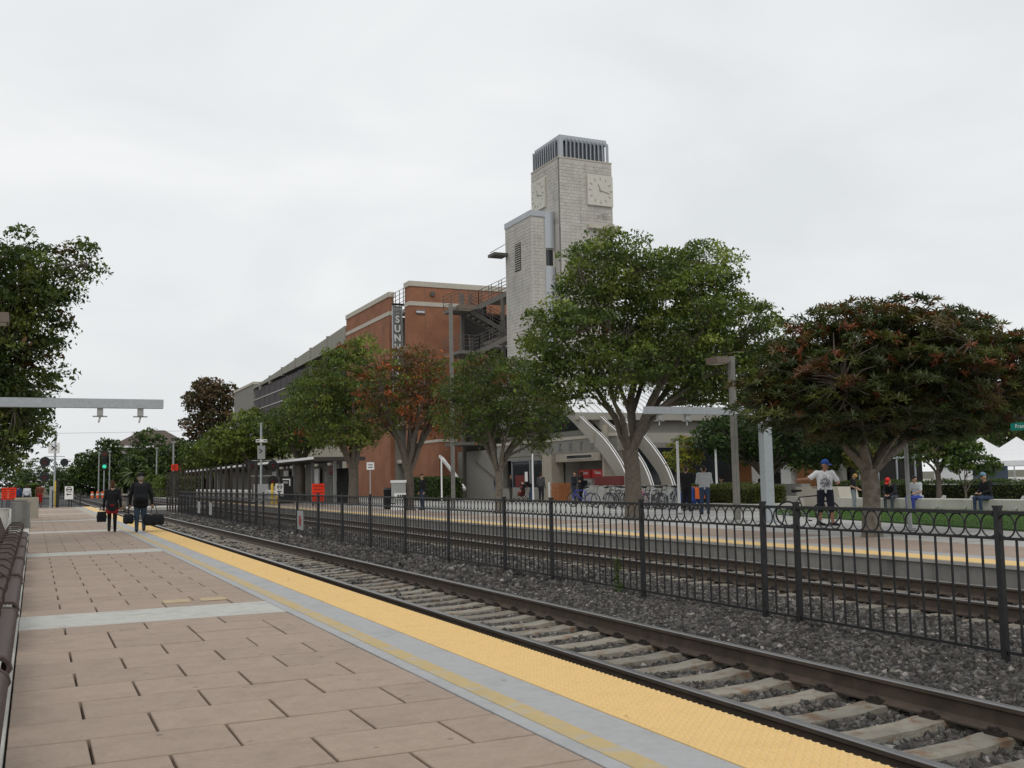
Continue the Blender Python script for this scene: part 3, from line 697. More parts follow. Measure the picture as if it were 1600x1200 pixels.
def rib(x, parent=sh, dy=0, name='canopy_rib', world=True):
    n = len(OUT); mb = MB(); w = .10
    vs = [(x-w, y+dy, z) for y, z in OUT]+[(x-w, y+dy, z) for y, z in INN]+[(x+w, y+dy, z) for y, z in OUT]+[(x+w, y+dy, z) for y, z in INN]
    f = []; mm = []
    for i in range(n-1):
        f += [(i, i+1, n+i+1, n+i), (2*n+i, 3*n+i, 3*n+i+1, 2*n+i+1), (n+i, n+i+1, 3*n+i+1, 3*n+i)]
    f += [(0, n, 3*n, 2*n), (n-1, 2*n-1, 4*n-1, 3*n-1)]
    mb.add(vs, f, 0); mb.add([(x+s*w, y+dy, z) for s in (-1, 1) for y, z in OUT], [(i, i+1, n+i+1, n+i) for i in range(n-1)], 1)
    o = mb.build(name, [M['rib'], M['white']], parent, world=world)
    g2 = MB().tube([(x, y+dy-.012, z+.012) for y, z in OUT[:16]], .03, 4).build('rib_groove', M['steel_dark'], o); return o
for k in range(3): rib(27.1+1.3*k)
RC = [(49.0, 4.95), (50.4, 5.72), (52.4, 6.55), (54.6, 7.12), (57, 7.33), (59.5, 7.12), (61.8, 6.5)]
for k in range(24):
    x0 = 26.75+k*.45; mb = MB(); n = len(RC)
    for x_, h in ((x0, .05), (x0+.02, 0), (x0+.45, 0)): mb.v += [(x_, y, z+h) for y, z in RC]
    for j in range(2):
        for i in range(n-1): mb.f.append((j*n+i, j*n+i+1, (j+1)*n+i+1, (j+1)*n+i)); mb.m.append(0)
    mb.build('roof_panel', M['white_roof'], sh, world=True)
hp('eave_beam', M['rib'], (26.8, 37.5, 48.9, 49.25, 4.55, 4.93)); hp('lower_beam', M['rib'], (26.9, 37.5, 47.3, 47.6, 3.2, 3.75))
sf = MB(); n = len(RC); sf.v = [(x_, y, z-.06) for x_ in (26.76, 37.5) for y, z in RC]; sf.f = [(i, n+i, n+i+1, i+1) for i in range(n-1)]; sf.m = [0]*(n-1); sf.build('soffit', M['lamp_pole'], sh, world=True)
hp('hall_body', M['grey_wall'], (30.0, 38, 49.4, 62, 0, 4.7)); hp('side_glazing', M['glass'], (31.0, 37.5, 49.36, 49.395, .9, 3.0)); hp('alcove_back', M['grey_wall'], (29.6, 29.9, 48.3, 53.5, 0, 2.75)); hp('alcove_side', M['beige'], (28.0, 29.6, 48.1, 48.3, 0, 4.2))
hb = hp('header_beam', M['beige'], (27.85, 28.2, 48.3, 53.5, 2.3, 2.76))
o = MB().box(27.8, 27.848, 49.0, 52.1, 2.42, 2.7).build('display_frame', M['stone'], hb); MB().box(27.78, 27.799, 49.1, 52.0, 2.48, 2.64).build('display', M['glass'], hb)
hp('frieze', M['grey_wall'], (27.9, 28.4, 46.5, 62, 2.77, 3.55)); hp('frieze_cap', M['stone'], (27.84, 28.45, 46.5, 62, 3.551, 3.72)); hp('upper_wall', M['grey_wall'], (28.2, 28.5, 50, 62, 3.73, 5.6)); hp('clerestory', M['glass'], (28.15, 28.19, 50.6, 61, 4.1, 5.2))
for k, ch in enumerate('STEKCIT'): text('letter', ch, .62, M['sign_grey'], sh, (27.88, 49.17+1.27*k, 3.14), FACE_X, .02, bold=.01)
hp('pillar', M['beige'], (27.6, 28.4, 53.55, 54.8, 0, 2.76)); hp('window_apron', M['grey_wall'], (27.95, 28.3, 54.81, 62, 0, .75)); hp('window_head', M['grey_wall'], (27.95, 28.3, 54.81, 62, 2.55, 2.76))
for a, b_ in ((54.85, 57.1), (57.3, 60)):
    f = MB().box(28.0, 28.06, a, a+.06, .76, 2.54).box(28.0, 28.06, b_-.06, b_, .76, 2.54).box(28.0, 28.06, a+.06, b_-.06, .76, .82).box(28.0, 28.06, a+.06, b_-.06, 2.48, 2.54).build('window_frame', M['galv'], sh, world=True)
    MB().box(28.07, 28.1, a+.02, b_-.02, .78, 2.52).build('pane', M['glass'], f)
hp('red_poster', M['maroon'], (27.97, 27.995, 57.5, 59.4, .85, 1.6)); hp('paper_notice', M['white'], (27.96, 27.97, 57.55, 57.95, 1.2, 1.8))
hp('stair_wall', M['grey_wall'], (28.3, 28.6, 62.02, 70, 0, 3.4)); MB().obox((28.25, 62.6, 1.2), (28.25, 66.5, 2.6), .05, .06).build('stair_rail', M['steel_dark'], sh, world=True)
hp('planter_wall', M['concrete'], (26.0, 26.3, 38.5, 46.6, 0, .95)); hp('planter_return', M['concrete'], (26.31, 38, 43.4, 46.0, 0, .8)); hp('maroon_panel', M['maroon'], (26.32, 26.5, 43.6, 46.3, .96, 1.42))
MB().tube([(27.1, 65.8, .7), (27.1, 67.6, 1.75), (27.1, 69.9, 2.9), (27.1, 72.8, 4.0)], .13, 4).build('detached_rib', M['white'], sh, world=True)
for k in range(8): hp('timber_plank', M['wood'], (26.7+random.uniform(-.02, .02), 27.4, 50.9, 51.9, .1+k*.125, .215+k*.125))
hp('white_rail', M['white'], (26.6, 26.68, 52.0, 52.08, .05, 1.15))
for k, y_ in enumerate((49.0, 50.5)):
    t = thing('ticket_machine', ('right' if k == 0 else 'left')+' one of two grey ticket machines under red Tickets header', 'ticket machine', (28.9, y_+.65, 0), group='ticket machines')
    MB().box(-.35, .5, -.62, .62, 0, 1.32).build('cabinet', M['pale_concrete'], t)
    MB().box(-.37, -.352, -.2, .35, .75, 1.2).build('screen', M['glass'], t); MB().box(-.37, -.352, -.5, -.3, .6, 1.1).build('coin_panel', M['sign_grey'], t)
    h_ = MB().box(-.42, .5, -.68, .68, 1.33, 1.82).build('header', M['red'], t)
    text('lettering', 'Tickets', .26, M['white'], h_, (-.435, 0, 1.64), FACE_X, .004, world=False)

# ---- wing of the station behind the plaza trees
sw = thing('station_wing', 'low beige station wing with white piers behind the plaza trees', 'building', (41, 50, 0))
def wp(nm, m, *b):
    mb = MB()
    for q in b: mb.box(*q)
    return mb.build(nm, m, sw, world=True)
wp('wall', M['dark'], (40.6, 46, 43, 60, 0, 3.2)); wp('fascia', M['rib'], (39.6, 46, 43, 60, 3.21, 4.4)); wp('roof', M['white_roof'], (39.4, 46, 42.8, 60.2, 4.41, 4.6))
for y_ in (57, 53.5, 50.3, 47.6, 43.6): wp('pier', M['white'] if y_ in (50.3, 47.6) else M['pale_concrete'], (40.0, 40.5, y_-.45, y_+.45, 0, 3.2))
wp('tan_panel', M['tan_panel'], (40.3, 40.58, 44.6, 47.0, 0, 2.6)); wp('tan_panel', M['tan_panel'], (40.3, 40.58, 51.0, 52.6, 0, 2.4)); wp('window', M['glass'], (40.5, 40.58, 54.2, 56.4, .8, 2.8))
for x_ in (41.2, 42.6, 44.0, 45.4): wp('mullion', M['galv'], (x_-.05, x_+.05, 42.93, 42.99, 0, 3.2))
wp('transom', M['galv'], (40.6, 46, 42.92, 42.985, 2.1, 2.22)); wp('door_panel', M['tan_panel'], (41.3, 42.5, 42.94, 42.98, .05, 2.05))
MB().obox((39.3, 43.6, 3.2), (39.3, 42.2, .4), .4, .35).build('leaning_rib', M['rib'], sw, world=True)

# ---- platform shelter on the far side
pf = thing('platform_shelter', 'long low platform shelter with white roof edge on far platform', 'shelter', (17.5, 90, 0))
def fpp(nm, m, *b):
    mb = MB()
    for q in b: mb.box(*q)
    return mb.build(nm, m, pf, world=True)
fpp('roof', M['dark_post'], (16.05, 19.4, 64, 124, 2.8, 2.98)); fpp('roof_edge', M['white'], (15.98, 16.04, 63.95, 124, 2.86, 3.02)); fpp('end_edge', M['steel_dark'], (16.05, 19.4, 63.93, 63.99, 2.75, 3.0))
for k in range(11): fpp('post', M['grey_pole'], (17.6, 17.78, 65+k*5.8, 65.18+k*5.8, 0, 2.8))
fpp('back_wall', M['grey_wall'], (19.2, 19.35, 70, 124, 0, 2.6)); fpp('bench_top', M['white'], (17.0, 17.5, 76, 124, .72, .86)); fpp('bench_base', M['pale_concrete'], (17.05, 17.45, 76.1, 124, 0, .71))
for y_ in (74, 84, 88.5): fpp('poster_panel', M['white'], (18.9, 19.0, y_, y_+1.7, .9, 2.4))
fpp('dark_panel', M['dark'], (18.6, 19.1, 64.6, 68, 0, 2.3)); fpp('red_sign', M['maroon'], (17.9, 17.95, 66.3, 67.5, 1.9, 2.5))

# ---- hip-roofed house far behind the tracks
hs = thing('distant_house', 'distant cream house with brown hip roof among trees', 'house', (21.5, 222, 0))
MB().box(14.5, 28.5, 218, 230, -.6, 9.4).build('wall', M['stone'], hs, world=True)
MB().add([(13.6, 217, 9.4), (29.4, 217, 9.4), (29.4, 231, 9.4), (13.6, 231, 9.4), (20, 224, 12.9), (24.5, 224, 12.9)], [(0, 1, 5, 4), (1, 2, 5), (2, 3, 4, 5), (3, 0, 4), (0, 3, 2, 1)]).build('roof', mat('brown_shingle', (.105, .08, .068), .9, var=.2, scale=1), hs, world=True)
MB().box(13.5, 29.5, 216.9, 217.0, 9.05, 9.45).build('gutter', M['white'], hs, world=True)
for k in range(5):
    for z_ in (3.2, 6.4):
        w_ = MB().box(15.4+k*2.7, 17.0+k*2.7, 217.9, 217.98, z_, z_+1.6).build('window', M['white'], hs, world=True); MB().box(15.5+k*2.7, 16.9+k*2.7, 217.86, 217.89, z_+.1, z_+1.5).build('pane', M['glass'], w_)

# ================================================================== STREET FURNITURE
# ---- benches along the back of the near platform
def bench_parts():
    Ln = 2.6; mb = MB(); prof = []
    for x, z in ((-.62, .78), (-.56, .60), (-.50, .455), (-.44, .43), (-.30, .425), (-.17, .44), (-.105, .435), (-.075, .41), (-.066, .375), (-.085, .345), (-.12, .335)): prof.append((x, z))
    # ribbed shell: narrow bars running front to back with grooves between
    n = 87; d = Ln/n; k = len(prof)
    for i in range(n):
        for j, (yy, dz) in enumerate(((i*d, -.006), (i*d+d*.28, .003), (i*d+d*.78, .003), ((i+1)*d-1e-4, -.006))):
            for q, (x, z) in enumerate(prof):
                nx = (.004 if q > 5 else 0)*(1 if dz > 0 else -1); mb.v.append((x+nx, yy-Ln/2, z+dz))
        b = i*4*k
        for j in range(3):
            for q in range(k-1): mb.f.append((b+j*k+q, b+(j+1)*k+q, b+(j+1)*k+q+1, b+j*k+q+1)); mb.m.append(0)
    cap = MB()
    for yy in (-Ln/2, Ln/2): cap.tube([(x, yy, z) for x, z in prof], .016, 6)
    rods = MB().tube([(-.45, 0, .43), (-.43, 0, .60), (-.37, 0, .66), (-.22, 0, .665), (-.155, 0, .62), (-.16, 0, .53), (-.2, 0, .43)], .011, 6)
    leg = MB().box(-.46, -.18, -.03, .03, .0, .03).cyl((-.32, 0, .02), (-.32, 0, .42), .032, n=8)
    beam = MB().box(-.36, -.28, -Ln/2+.1, Ln/2-.1, .37, .42)
    return mb.mesh('seat_shell', M['bench'], True), cap.mesh('seat_trim', M['bench'], True), rods.mesh('armrest', M['bench'], True), leg.mesh('leg', M['bench']), beam.mesh('seat_beam', M['bench'])
bp = bench_parts()
ords = ['nearest', 'second', 'third', 'fourth', 'fifth', 'sixth', 'seventh']
for i in range(7):
    t = thing('platform_bench', 'brown ribbed metal bench on near platform, %s from the camera' % ords[i], 'bench', (-.035, 4.72+3.06*i, 0), group='benches in a row along the near platform')
    link('seat_shell', bp[0], t); link('seat_trim', bp[1], t); link('seat_beam', bp[4], t)
    for y in (-.94, 0, .94): link('armrest', bp[2], t, loc=(0, y, 0))
    for y in (-1.0, 1.0): link('leg', bp[3], t, loc=(0, y, 0))

# ---- galvanised cantilever gantries
def gantry(lab, px, x0, x1, y, z, fx):
    t = thing('steel_gantry', lab, 'gantry', (px, y, 0), group='cantilever steel gantries')
    MB().box(px-.15, px+.15, y-.12, y+.12, .02, z-.1).build('post', M['galv'], t, world=True)
    MB().box(px-.28, px+.28, y-.25, y+.25, 0, .025).build('base_plate', M['galv'], t, world=True)
    MB().box(x0, x1, y-.1, y+.1, z-.1, z+.1).build('beam', M['galv'], t, world=True)
    for x in fx:
        f = MB().box(x-.06, x+.06, y-.06, y+.06, z-.27, z-.1).build('fixture', M['grey_pole'], t, world=True)
        MB().box(x-.15, x+.15, y-.03, y+.03, z-.3, z-.272).cyl((x, y, z-.3), (x-.03, y-.05, z-.42), .02, n=6).build('bracket', M['grey_pole'], f)
gantry('galvanised gantry arm reaching out over the near platform at left', -2.5, -2.7, 2.6, 24.15, 3.21, (1.28, 2.12))
gantry('galvanised gantry with its post standing on the far platform', 19.38, 15.27, 19.52, 23.9, 3.2, (15.72, 16.64))
# ---- square lamp posts
def lamp_post(lab, x, y, h, sx, bl=.55):
    t = thing('lamp_post', lab, 'lamp post', (x, y, 0), group='square weathered lamp posts')
    MB().box(-.075, .075, -.075, .075, 0, h).box(-.03, .03, -.09, -.076, .3, h-.2).build('post', M['lamp_pole'], t)
    MB().box(-.22, .22, -.22, .22, 0, .05).build('base', M['concrete'], t)
    MB().obox((0, 0, h-.12), (sx*.4, 0, h-.12), .06, .06).build('arm', M['grey_pole'], t)
    l = MB().box(min(sx*.3, sx*(.3+bl)), max(sx*.3, sx*(.3+bl)), -.28, .28, h-.24, h-.05).build('lamp_head', M['lamp_box'], t)
    MB().box(min(sx*.34, sx*(.26+bl)), max(sx*.34, sx*(.26+bl)), -.22, .22, h-.252, h-.242).build('lens', M['stone'], l)
lamp_post('square lamp post beside the steel gantry post, head pointing left', 18.8, 24.6, 4.9, -1, .42)
lamp_post('tall square lamp post in front of brick garage, head pointing right', 17.5, 43.9, 9.6, 1, .8)
lamp_post('lamp post at left edge whose brown head shows beside the tree', -1.75, 22, 4.82, 1, .93)
# ---- slim light columns
for x, y, h, lab in ((21.8, 56.5, 2.8, 'slim white light column in front of the brick wall'), (25.5, 51.8, 2.8, 'slim white light column by the ticket windows'), (21.2, 31.1, 2.65, 'slim white light column beside the standing men'), (26.2, 35.6, 2.6, 'slim white light column behind the planter hedge'), (18.76, 18.0, 2.9, 'slim white light column right of the reddish tree trunk')):
    t = thing('light_column', lab, 'light column', (x, y, 0), group='slim light columns on the plaza')
    MB().cyl((0, 0, .04), (0, 0, h), .052, .045, 12).build('pole', M['white'] if x > 20 else M['grey_pole'], t, smooth=True)
    MB().cyl((0, 0, 0), (0, 0, .05), .14, n=14).build('base', M['grey_pole'], t); MB().cyl((0, 0, h), (0, 0, h+.03), .06, n=12).build('cap', M['black_iron'], t)

# ---- level crossing masts
def flasher(t, x, y, z, fy=-1):
    f = MB().cyl((x, y, z), (x, y+fy*.03, z), .36, n=20).build('backboard', M['black_iron'], t)
    MB().cyl((x, y+fy*.03, z), (x, y+fy*.07, z), .12, n=14).build('lens', M['maroon'], f); MB().tube([(x+.14*math.cos(a), y+fy*.12, z+.14*math.sin(a)) for a in np.linspace(0, math.pi, 9)], .04, 5).build('hood', M['black_iron'], f)
t = thing('crossing_signal', 'crossing signal mast with round dark lamps at near platform end', 'signal', (1.3, 80, -.13), group='level crossing signals')
MB().cyl((0, 0, 0), (0, 0, 5.6), .075, n=10).build('mast', M['galv'], t, smooth=True)
MB().box(-.45, .3, -.05, -.02, 3.95, 4.7).build('sign_plate', M['white'], t); MB().obox((-.25, -.06, 4.2), (.1, -.06, 4.5), .02, .07).obox((-.25, -.06, 4.5), (.1, -.06, 4.2), .02, .07).build('plate_marks', M['black_iron'], t)
MB().obox((-.7, 0, 3.72), (.65, 0, 3.72), .05, .05).build('lamp_arm', M['galv'], t); MB().obox((-.64, 0, 2.25), (-.64, 0, 3.35), .06, .06).build('lamp_hanger', M['black_iron'], t)
flasher(t, -.65, -.04, 3.35); flasher(t, -.65, -.04, 2.28)
MB().cyl((.62, -.05, 3.3), (.62, .05, 3.3), .28, n=16).box(.66, 1.05, -.04, .04, 3.34, 3.42).build('side_lamp', M['black_iron'], t)
MB().box(-.3, .3, -.25, .25, 0, 1.6).build('relay_box', M['galv'], t); MB().box(.0, .1, -.32, -.26, 0, 2.0).build('yellow_post', M['yellow'], t); MB().box(.12, .3, -.34, -.27, 0, 2.05).build('dark_post', M['black_iron'], t)
t = thing('crossing_signal', 'crossing signal mast with white crossbuck blade on the far platform', 'signal', (13.92, 70, 0), group='level crossing signals')
MB().cyl((0, 0, 0), (0, 0, 5.4), .08, n=10).build('mast', M['galv'], t, smooth=True); MB().cyl((0, 0, 5.4), (0, 0, 5.5), .11, n=10).build('mast_cap', M['galv'], t)
cb = MB().obox((-.38, -.1, 4.28), (.38, -.1, 4.28), .04, .2).build('crossbuck', M['white'], t)
for s in (-1, 1): MB().box(s*.24-.11, s*.24+.11, -.128, -.122, 4.25, 4.31).build('lettering', M['black_iron'], cb)
sp = MB().box(-.27, .24, -.14, -.1, 3.05, 3.95).build('arrow_plate', M['grey_pole'], t); MB().obox((-.15, -.15, 3.72), (.02, -.15, 3.58), .02, .06).obox((-.15, -.15, 3.44), (.02, -.15, 3.58), .02, .06).build('arrow', M['black_iron'], sp)
for z_ in (2.95, 1.9): MB().obox((-.7, 0, z_), (.75, 0, z_), .05, .05).build('lamp_arm', M['galv'], t)
for x_, z_ in ((.78, 2.6), (.78, 1.55), (-.72, 2.6)): flasher(t, x_, -.05, z_)
MB().box(-.45, .45, -.2, .2, .15, 1.35).build('relay_box', M['galv'], t); MB().obox((-.05, -.23, .2), (.4, -.23, 1.0), .02, .05).build('box_brace', M['white'], t)
for x_, lab in ((14.3, 'left of two yellow bollards by the far crossing mast'), (14.58, 'right of two yellow bollards by the far crossing mast')):
    t = thing('bollard', lab, 'bollard', (x_, 68.2, 0), group='yellow bollards'); MB().cyl((0, 0, 0), (0, 0, 1.32), .085, n=12).build('shaft', M['yellow'], t, smooth=True); MB().ball((0, 0, 1.32), .085, .085, .06, 12, 6).build('dome', M['yellow'], t, smooth=True)
def notice(lab, x, y, z0, z1, w, group=None):
    t = thing('crossing_notice', lab, 'sign', (x, y, 0), group=group)
    p = MB().box(-w/2, w/2, -.02, .02, z0, z1).build('panel', M['white'], t); c = (z0+z1)/2; h = z1-z0
    MB().tube([(.3*w*math.cos(a), -.025, c+.25*h+.3*w*math.sin(a)) for a in np.arange(16)*2*math.pi/16], .022, 5, closed=True).build('ring', M['black_iron'], p)
    MB().obox((-.27*w, -.025, c+.25*h), (.27*w, -.025, c+.25*h), .01, .07).build('bar', M['black_iron'], p)
    MB().obox((-.12*w, -.025, c-.12*h), (.3*w, -.025, c-.12*h), .01, .06).add([(-.34*w, -.03, c-.12*h), (-.1*w, -.03, c-.12*h+.09), (-.1*w, -.03, c-.12*h-.09)], [(0, 1, 2)]).build('arrow', M['black_iron'], p)
    MB().box(-.03, .03, .0, .04, -.1, z0+.1).build('leg', M['black_iron'], t)
notice('white notice with ring and arrow at the end of near platform', 2.2, 77.6, .55, 1.45, .55, 'crossing notices'); notice('white notice with ring and arrow beside yellow bollards', 14.3, 66, .55, 1.35, .5, 'crossing notices')
t = thing('end_fence', 'low black picket fence closing the end of near platform', 'fence', (2.2, 77.9, 0))
for x_ in np.arange(-1.0, .75, .13): MB().box(x_-.012, x_+.012, -.012, .012, -.1, 1.1).build('picket', M['black_iron'], t)
for z_ in (.15, 1.08): MB().box(-1.05, .75, -.02, .02, z_-.02, z_+.02).build('rail', M['black_iron'], t)
for x_ in (-1.05, .18, .75): MB().box(x_-.03, x_+.03, -.03, .03, -.1, 1.24).build('post', M['black_iron'], t)
t = thing('crossing_fence', 'grey-black panel fence beside the track beyond the crossing', 'fence', (8.6, 90, -.4))
for x_ in np.arange(-1.6, 1.71, .16): MB().box(x_-.018, x_+.018, -.015, .015, 0, 1.55).build('picket', M['black_iron'], t)
for z_ in (.2, 1.5): MB().box(-1.65, 1.75, -.02, .02, z_-.03, z_+.03).build('rail', M['black_iron'], t)
MB().box(-1.7, 1.8, -.2, .2, -.05, .12).build('footing', M['pale_concrete'], t)

# ---- signs and boxes on the far platform
def red_board(lab, x, y, z0, z1, w, group=None):
    t = thing('orange_red_board', lab, 'sign', (x, y, 0), group=group)
    p = MB().box(-w/2, w/2, -.015, .015, z0, z1).build('panel', M['orange_sign'], t)
    n = 5
    for k in range(n): MB().box(-w*.38, w*(.38-.1*(k % 2)), -.022, -.016, z0+(z1-z0)*(k+.6)/(n+.4)-.02, z0+(z1-z0)*(k+.6)/(n+.4)+.02).build('text_line', M['maroon'], p)
    for s in (-1, 1): MB().box(s*w*.4-.02, s*w*.4+.02, .02, .06, 0, z1).build('leg', M['black_iron'], t)
red_board('bright orange-red board with text lines on the far platform', 15.5, 60.8, .25, 1.32, .76, 'orange-red boards')
red_board('right one of two orange-red boards under the tree at left', -.95, 55, .85, 1.42, .33, 'orange-red boards'); red_board('left one of two orange-red boards under the tree at left', -1.28, 55, .85, 1.42, .26, 'orange-red boards')
red_board('small orange-red plate on a grey post by the tall dark posts', 8.95, 75.4, 2.4, 2.85, .45)
t = thing('newspaper_rack', 'white and grey newspaper rack beside the leaning tree trunk', 'newspaper rack', (15.5, 45.8, 0))
MB().box(-.28, .28, -.22, .22, .35, 1.3).build('cabinet', M['grey_pole'], t); MB().box(-.31, .31, -.25, .25, 1.3, 1.42).build('hood', M['white'], t); p = MB().box(-.29, .29, -.24, -.221, .55, .82).build('label_plate', M['white'], t)
for k in range(3): MB().box(-.14+k*.11, -.06+k*.11, -.246, -.241, .62, .74).build('print_mark', M['black_iron'], p)
MB().box(-.3, .3, -.24, .24, .02, .3).build('base_box', M['white'], t)
t = thing('black_bin', 'black litter bin left of the newspaper rack', 'bin', (16.0, 48.7, 0)); MB().cyl((0, 0, 0), (0, 0, .95), .26, .3, 14).build('drum', M['black'], t, smooth=True); MB().cyl((0, 0, .95), (0, 0, 1.06), .32, .22, 14).build('lid', M['black_iron'], t)
for x, y, h, z0, z1, w, m, lab in ((16.5, 53.5, 2.45, 2.02, 2.42, .42, 'white', 'thin post with small white square sign before the brick wall'), (18, 67.2, 3.7, 1.44, 2.1, .8, 'grey_pole', 'grey square board on tall thin pole by the shelter end')):
    t = thing('sign_post', lab, 'sign', (x, y, 0)); MB().cyl((0, 0, 0), (0, 0, h), .035, n=8).build('pole', M['grey_pole'], t); p = MB().box(-w/2, w/2, -.06, -.036, z0, z1).build('plate', M[m], t)
    for s in (.33, .66): MB().box(-w*.3, w*.3, -.064, -.061, z0+(z1-z0)*s-.03, z0+(z1-z0)*s+.03).build('print_mark', M['sign_grey'], p)
t = thing('black_kiosk', 'black information panel with white bracket mark near yellow bollards', 'sign', (15.6, 70, 0)); MB().box(-.45, .5, -.1, .1, 0, 1.85).build('panel', M['black_iron'], t)
MB().box(-.25, .28, -.12, -.101, 1.6, 1.68).box(.2, .28, -.12, -.101, 1.2, 1.599).build('white_bracket', M['white'], t); MB().box(-.22, .12, -.12, -.101, 1.36, 1.5).build('print_mark', M['grey_pole'], t)
# ---- concrete litter box at left
t = thing('concrete_litter_box', 'square brown-grey concrete litter box behind the benches', 'litter box', (-.4, 39.3, 0)); MB().bbox(-.29, .29, -.3, .3, .03, .92, .02).build('body', M['dark_concrete'], t); MB().box(-.26, .26, -.27, .27, 0, .03).build('foot', M['concrete'], t); MB().box(-.2, .2, -.2, .2, .92, .96).build('lid', M['steel_dark'], t)
t = thing('planter_box', 'pale concrete planter box behind the litter box', 'planter', (-.3, 52, 0)); MB().bbox(-.5, .5, -.5, .5, 0, .95, .03).build('body', M['beige'], t); MB().box(-.42, .42, -.42, .42, .95, .97).build('soil', M['earth'], t)
t = thing('white_tub', 'pale round tub left of the concrete litter box', 'tub', (-.98, 37.5, 0)); MB().cyl((0, 0, 0), (0, 0, .72), .2, .26, 16).build('body', M['pale_concrete'], t, smooth=True); MB().tube([(.26*math.cos(a), .26*math.sin(a), .72) for a in np.arange(16)*2*math.pi/16], .02, 5, closed=True).build('rim', M['pale_concrete'], t)

# ---- right: lawn, seat walls, hedges, tents
lp = [(19.2, 12), (20.0, 15.9), (20.9, 20), (22.0, 24.6), (23.1, 28.4), (24.6, 30.4), (26.5, 31), (28.6, 30), (28.65, 12)]
lawn = MB().prism(lp, (0, 0, -.01), (1, 0, 0), (0, 1, 0), (0, 0, .045)).build('lawn_bed', M['grass_base']); tag(lawn, kind='structure')
nb = 42000; bx_ = rng.uniform(19.2, 28.6, nb); by_ = rng.uniform(12, 31, nb)
def inside(x, y):
    c = np.zeros(len(x), bool); n = len(lp)
    for i in range(n):
        (xa, ya), (xb, yb) = lp[i], lp[(i+1) % n]; k = ((ya > y) != (yb > y)) & (x < (xb-xa)*(y-ya)/(yb-ya+1e-12)+xa); c ^= k
    return c
k = inside(bx_, by_); bx_, by_ = bx_[k], by_[k]; nb = len(bx_); a = rng.uniform(0, 6.28, nb); h = rng.uniform(.03, .075, nb); ln = rng.normal(0, .025, (nb, 2))
V = np.stack([np.stack([bx_-np.cos(a)*.007, by_-np.sin(a)*.007, np.full(nb, .03)], 1), np.stack([bx_+np.cos(a)*.007, by_+np.sin(a)*.007, np.full(nb, .03)], 1), np.stack([bx_+ln[:, 0], by_+ln[:, 1], .035+h], 1)], 1).reshape(-1, 3)
tg = np.repeat(np.array([.075, .15, .028])*rng.uniform(.7, 1.35, (nb, 1)), 3, axis=0)
tag(np_mesh('grass', V, np.arange(nb*3).reshape(-1, 3), M['leaf'], tg), 'short green lawn grass by the seat wall', 'grass', kind='stuff')
t = thing('seat_wall', 'long low pale concrete seat wall along the lawn', 'wall', (28.9, 22, 0))
for k in range(6): MB().bbox(-.22, .25, -10+k*3.2+.006, -10+k*3.2+3.194, 0, .40, .02).build('wall_section', M['pale_concrete'], t)
for y_ in (5.2, 4.2, 3.0, 1.0, -1.5): MB().prism([(-.3, .1), (.1, .52), (.2, .5), (.1, .05)], (0, y_, 0), (1, 0, 0), (0, 0, 1), (0, .06, 0)).build('divider_fin', M['grey_pole'], t)
t = thing('terrace_wall', 'taller beige concrete terrace wall behind the cyclist', 'wall', (30, 35, 0)); MB().bbox(-.2, .3, -.5, 5.5, 0, .93, .02).build('wall', M['concrete'], t); MB().bbox(-.8, -.22, -1, 5.5, 0, .42, .02).build('ledge', M['pale_concrete'], t)
t = thing('concrete_block_seat', 'pale sloping concrete block beside the terrace wall', 'block', (30, 33, 0)); MB().prism([(-1.5, 0), (1.2, 0), (1.0, .8), (-1.5, .8)], (-.5, 0, 0), (0, -1, 0), (0, 0, 1), (1.0, 0, 0)).build('block', M['stone'], t)
t = thing('planter_curb', 'low concrete planter curb under the clipped hedge', 'planter', (25.6, 33.6, 0)); MB().bbox(-.9, .9, -2.4, 3.2, 0, .25, .02).build('curb', M['pale_concrete'], t); MB().box(-.75, .75, -2.25, 3.05, .25, .28).build('soil', M['earth'], t)
def tent(lab, x, y, s, rz):
    t = thing('canopy_tent', lab, 'tent', (x, y, 0), R(rz), 'white canopy tents'); w = 1.9*s; e = 2.0*s; pk = 3.35*s
    mb = MB(); n = 6; c = [(-w, -w), (w, -w), (w, w), (-w, w)]
    for i in range(4):
        (xa, ya), (xb, yb) = c[i], c[(i+1) % 4]; prev = None
        for j in range(n+1):
            f = j/n; zz = e+(pk-e)*(f**1.35); row = [(xa*(1-f), ya*(1-f), zz), (xb*(1-f), yb*(1-f), zz)]
            if prev: mb.add(prev+row[::-1], [(0, 1, 2, 3)])
            prev = row
    mb.build('roof', M['canvas'], t, smooth=True); v = MB()
    for i in range(4):
        (xa, ya), (xb, yb) = c[i], c[(i+1) % 4]; v.obox((xa, ya, e-.12), (xb, yb, e-.12), .02, .25)
    v.build('valance', M['canvas'], t)
    for xa, ya in c: MB().box(xa-.03, xa+.03, ya-.03, ya+.03, 0, e).build('leg', M['white'], t)
    return t
a_ = tent('white peaked tent whose roof point rises behind the hedge', 48, 40.6, .95, 12); MB().box(-1.7, -1.66, -1.7, 1.7, 0, 1.8).build('side_wall', M['canvas'], a_)
b_ = tent('white tent at right edge, nearer than the peaked tent', 45, 35.9, .9, 8); MB().box(-1.55, 1.55, 1.5, 1.53, .2, 1.6).build('side_wall', mat('blue_grey_cloth', (.12, .16, .22), .8), b_)
tent('white tent partly hidden behind the other tents', 54, 42.0, .9, 20)
t = thing('red_umbrella', 'closed red umbrella beside the white tents', 'umbrella', (47.5, 42.4, 0)); MB().cyl((0, 0, .5), (0, 0, 1.6), .28, .05, 10).build('canopy', M['red'], t, smooth=True); MB().cyl((0, 0, 0), (0, 0, 1.8), .025, n=6).build('pole', M['white'], t)
t = thing('street_name_sign', 'green street name sign hanging from a dark mast arm', 'sign', (40, 31.6, 0))
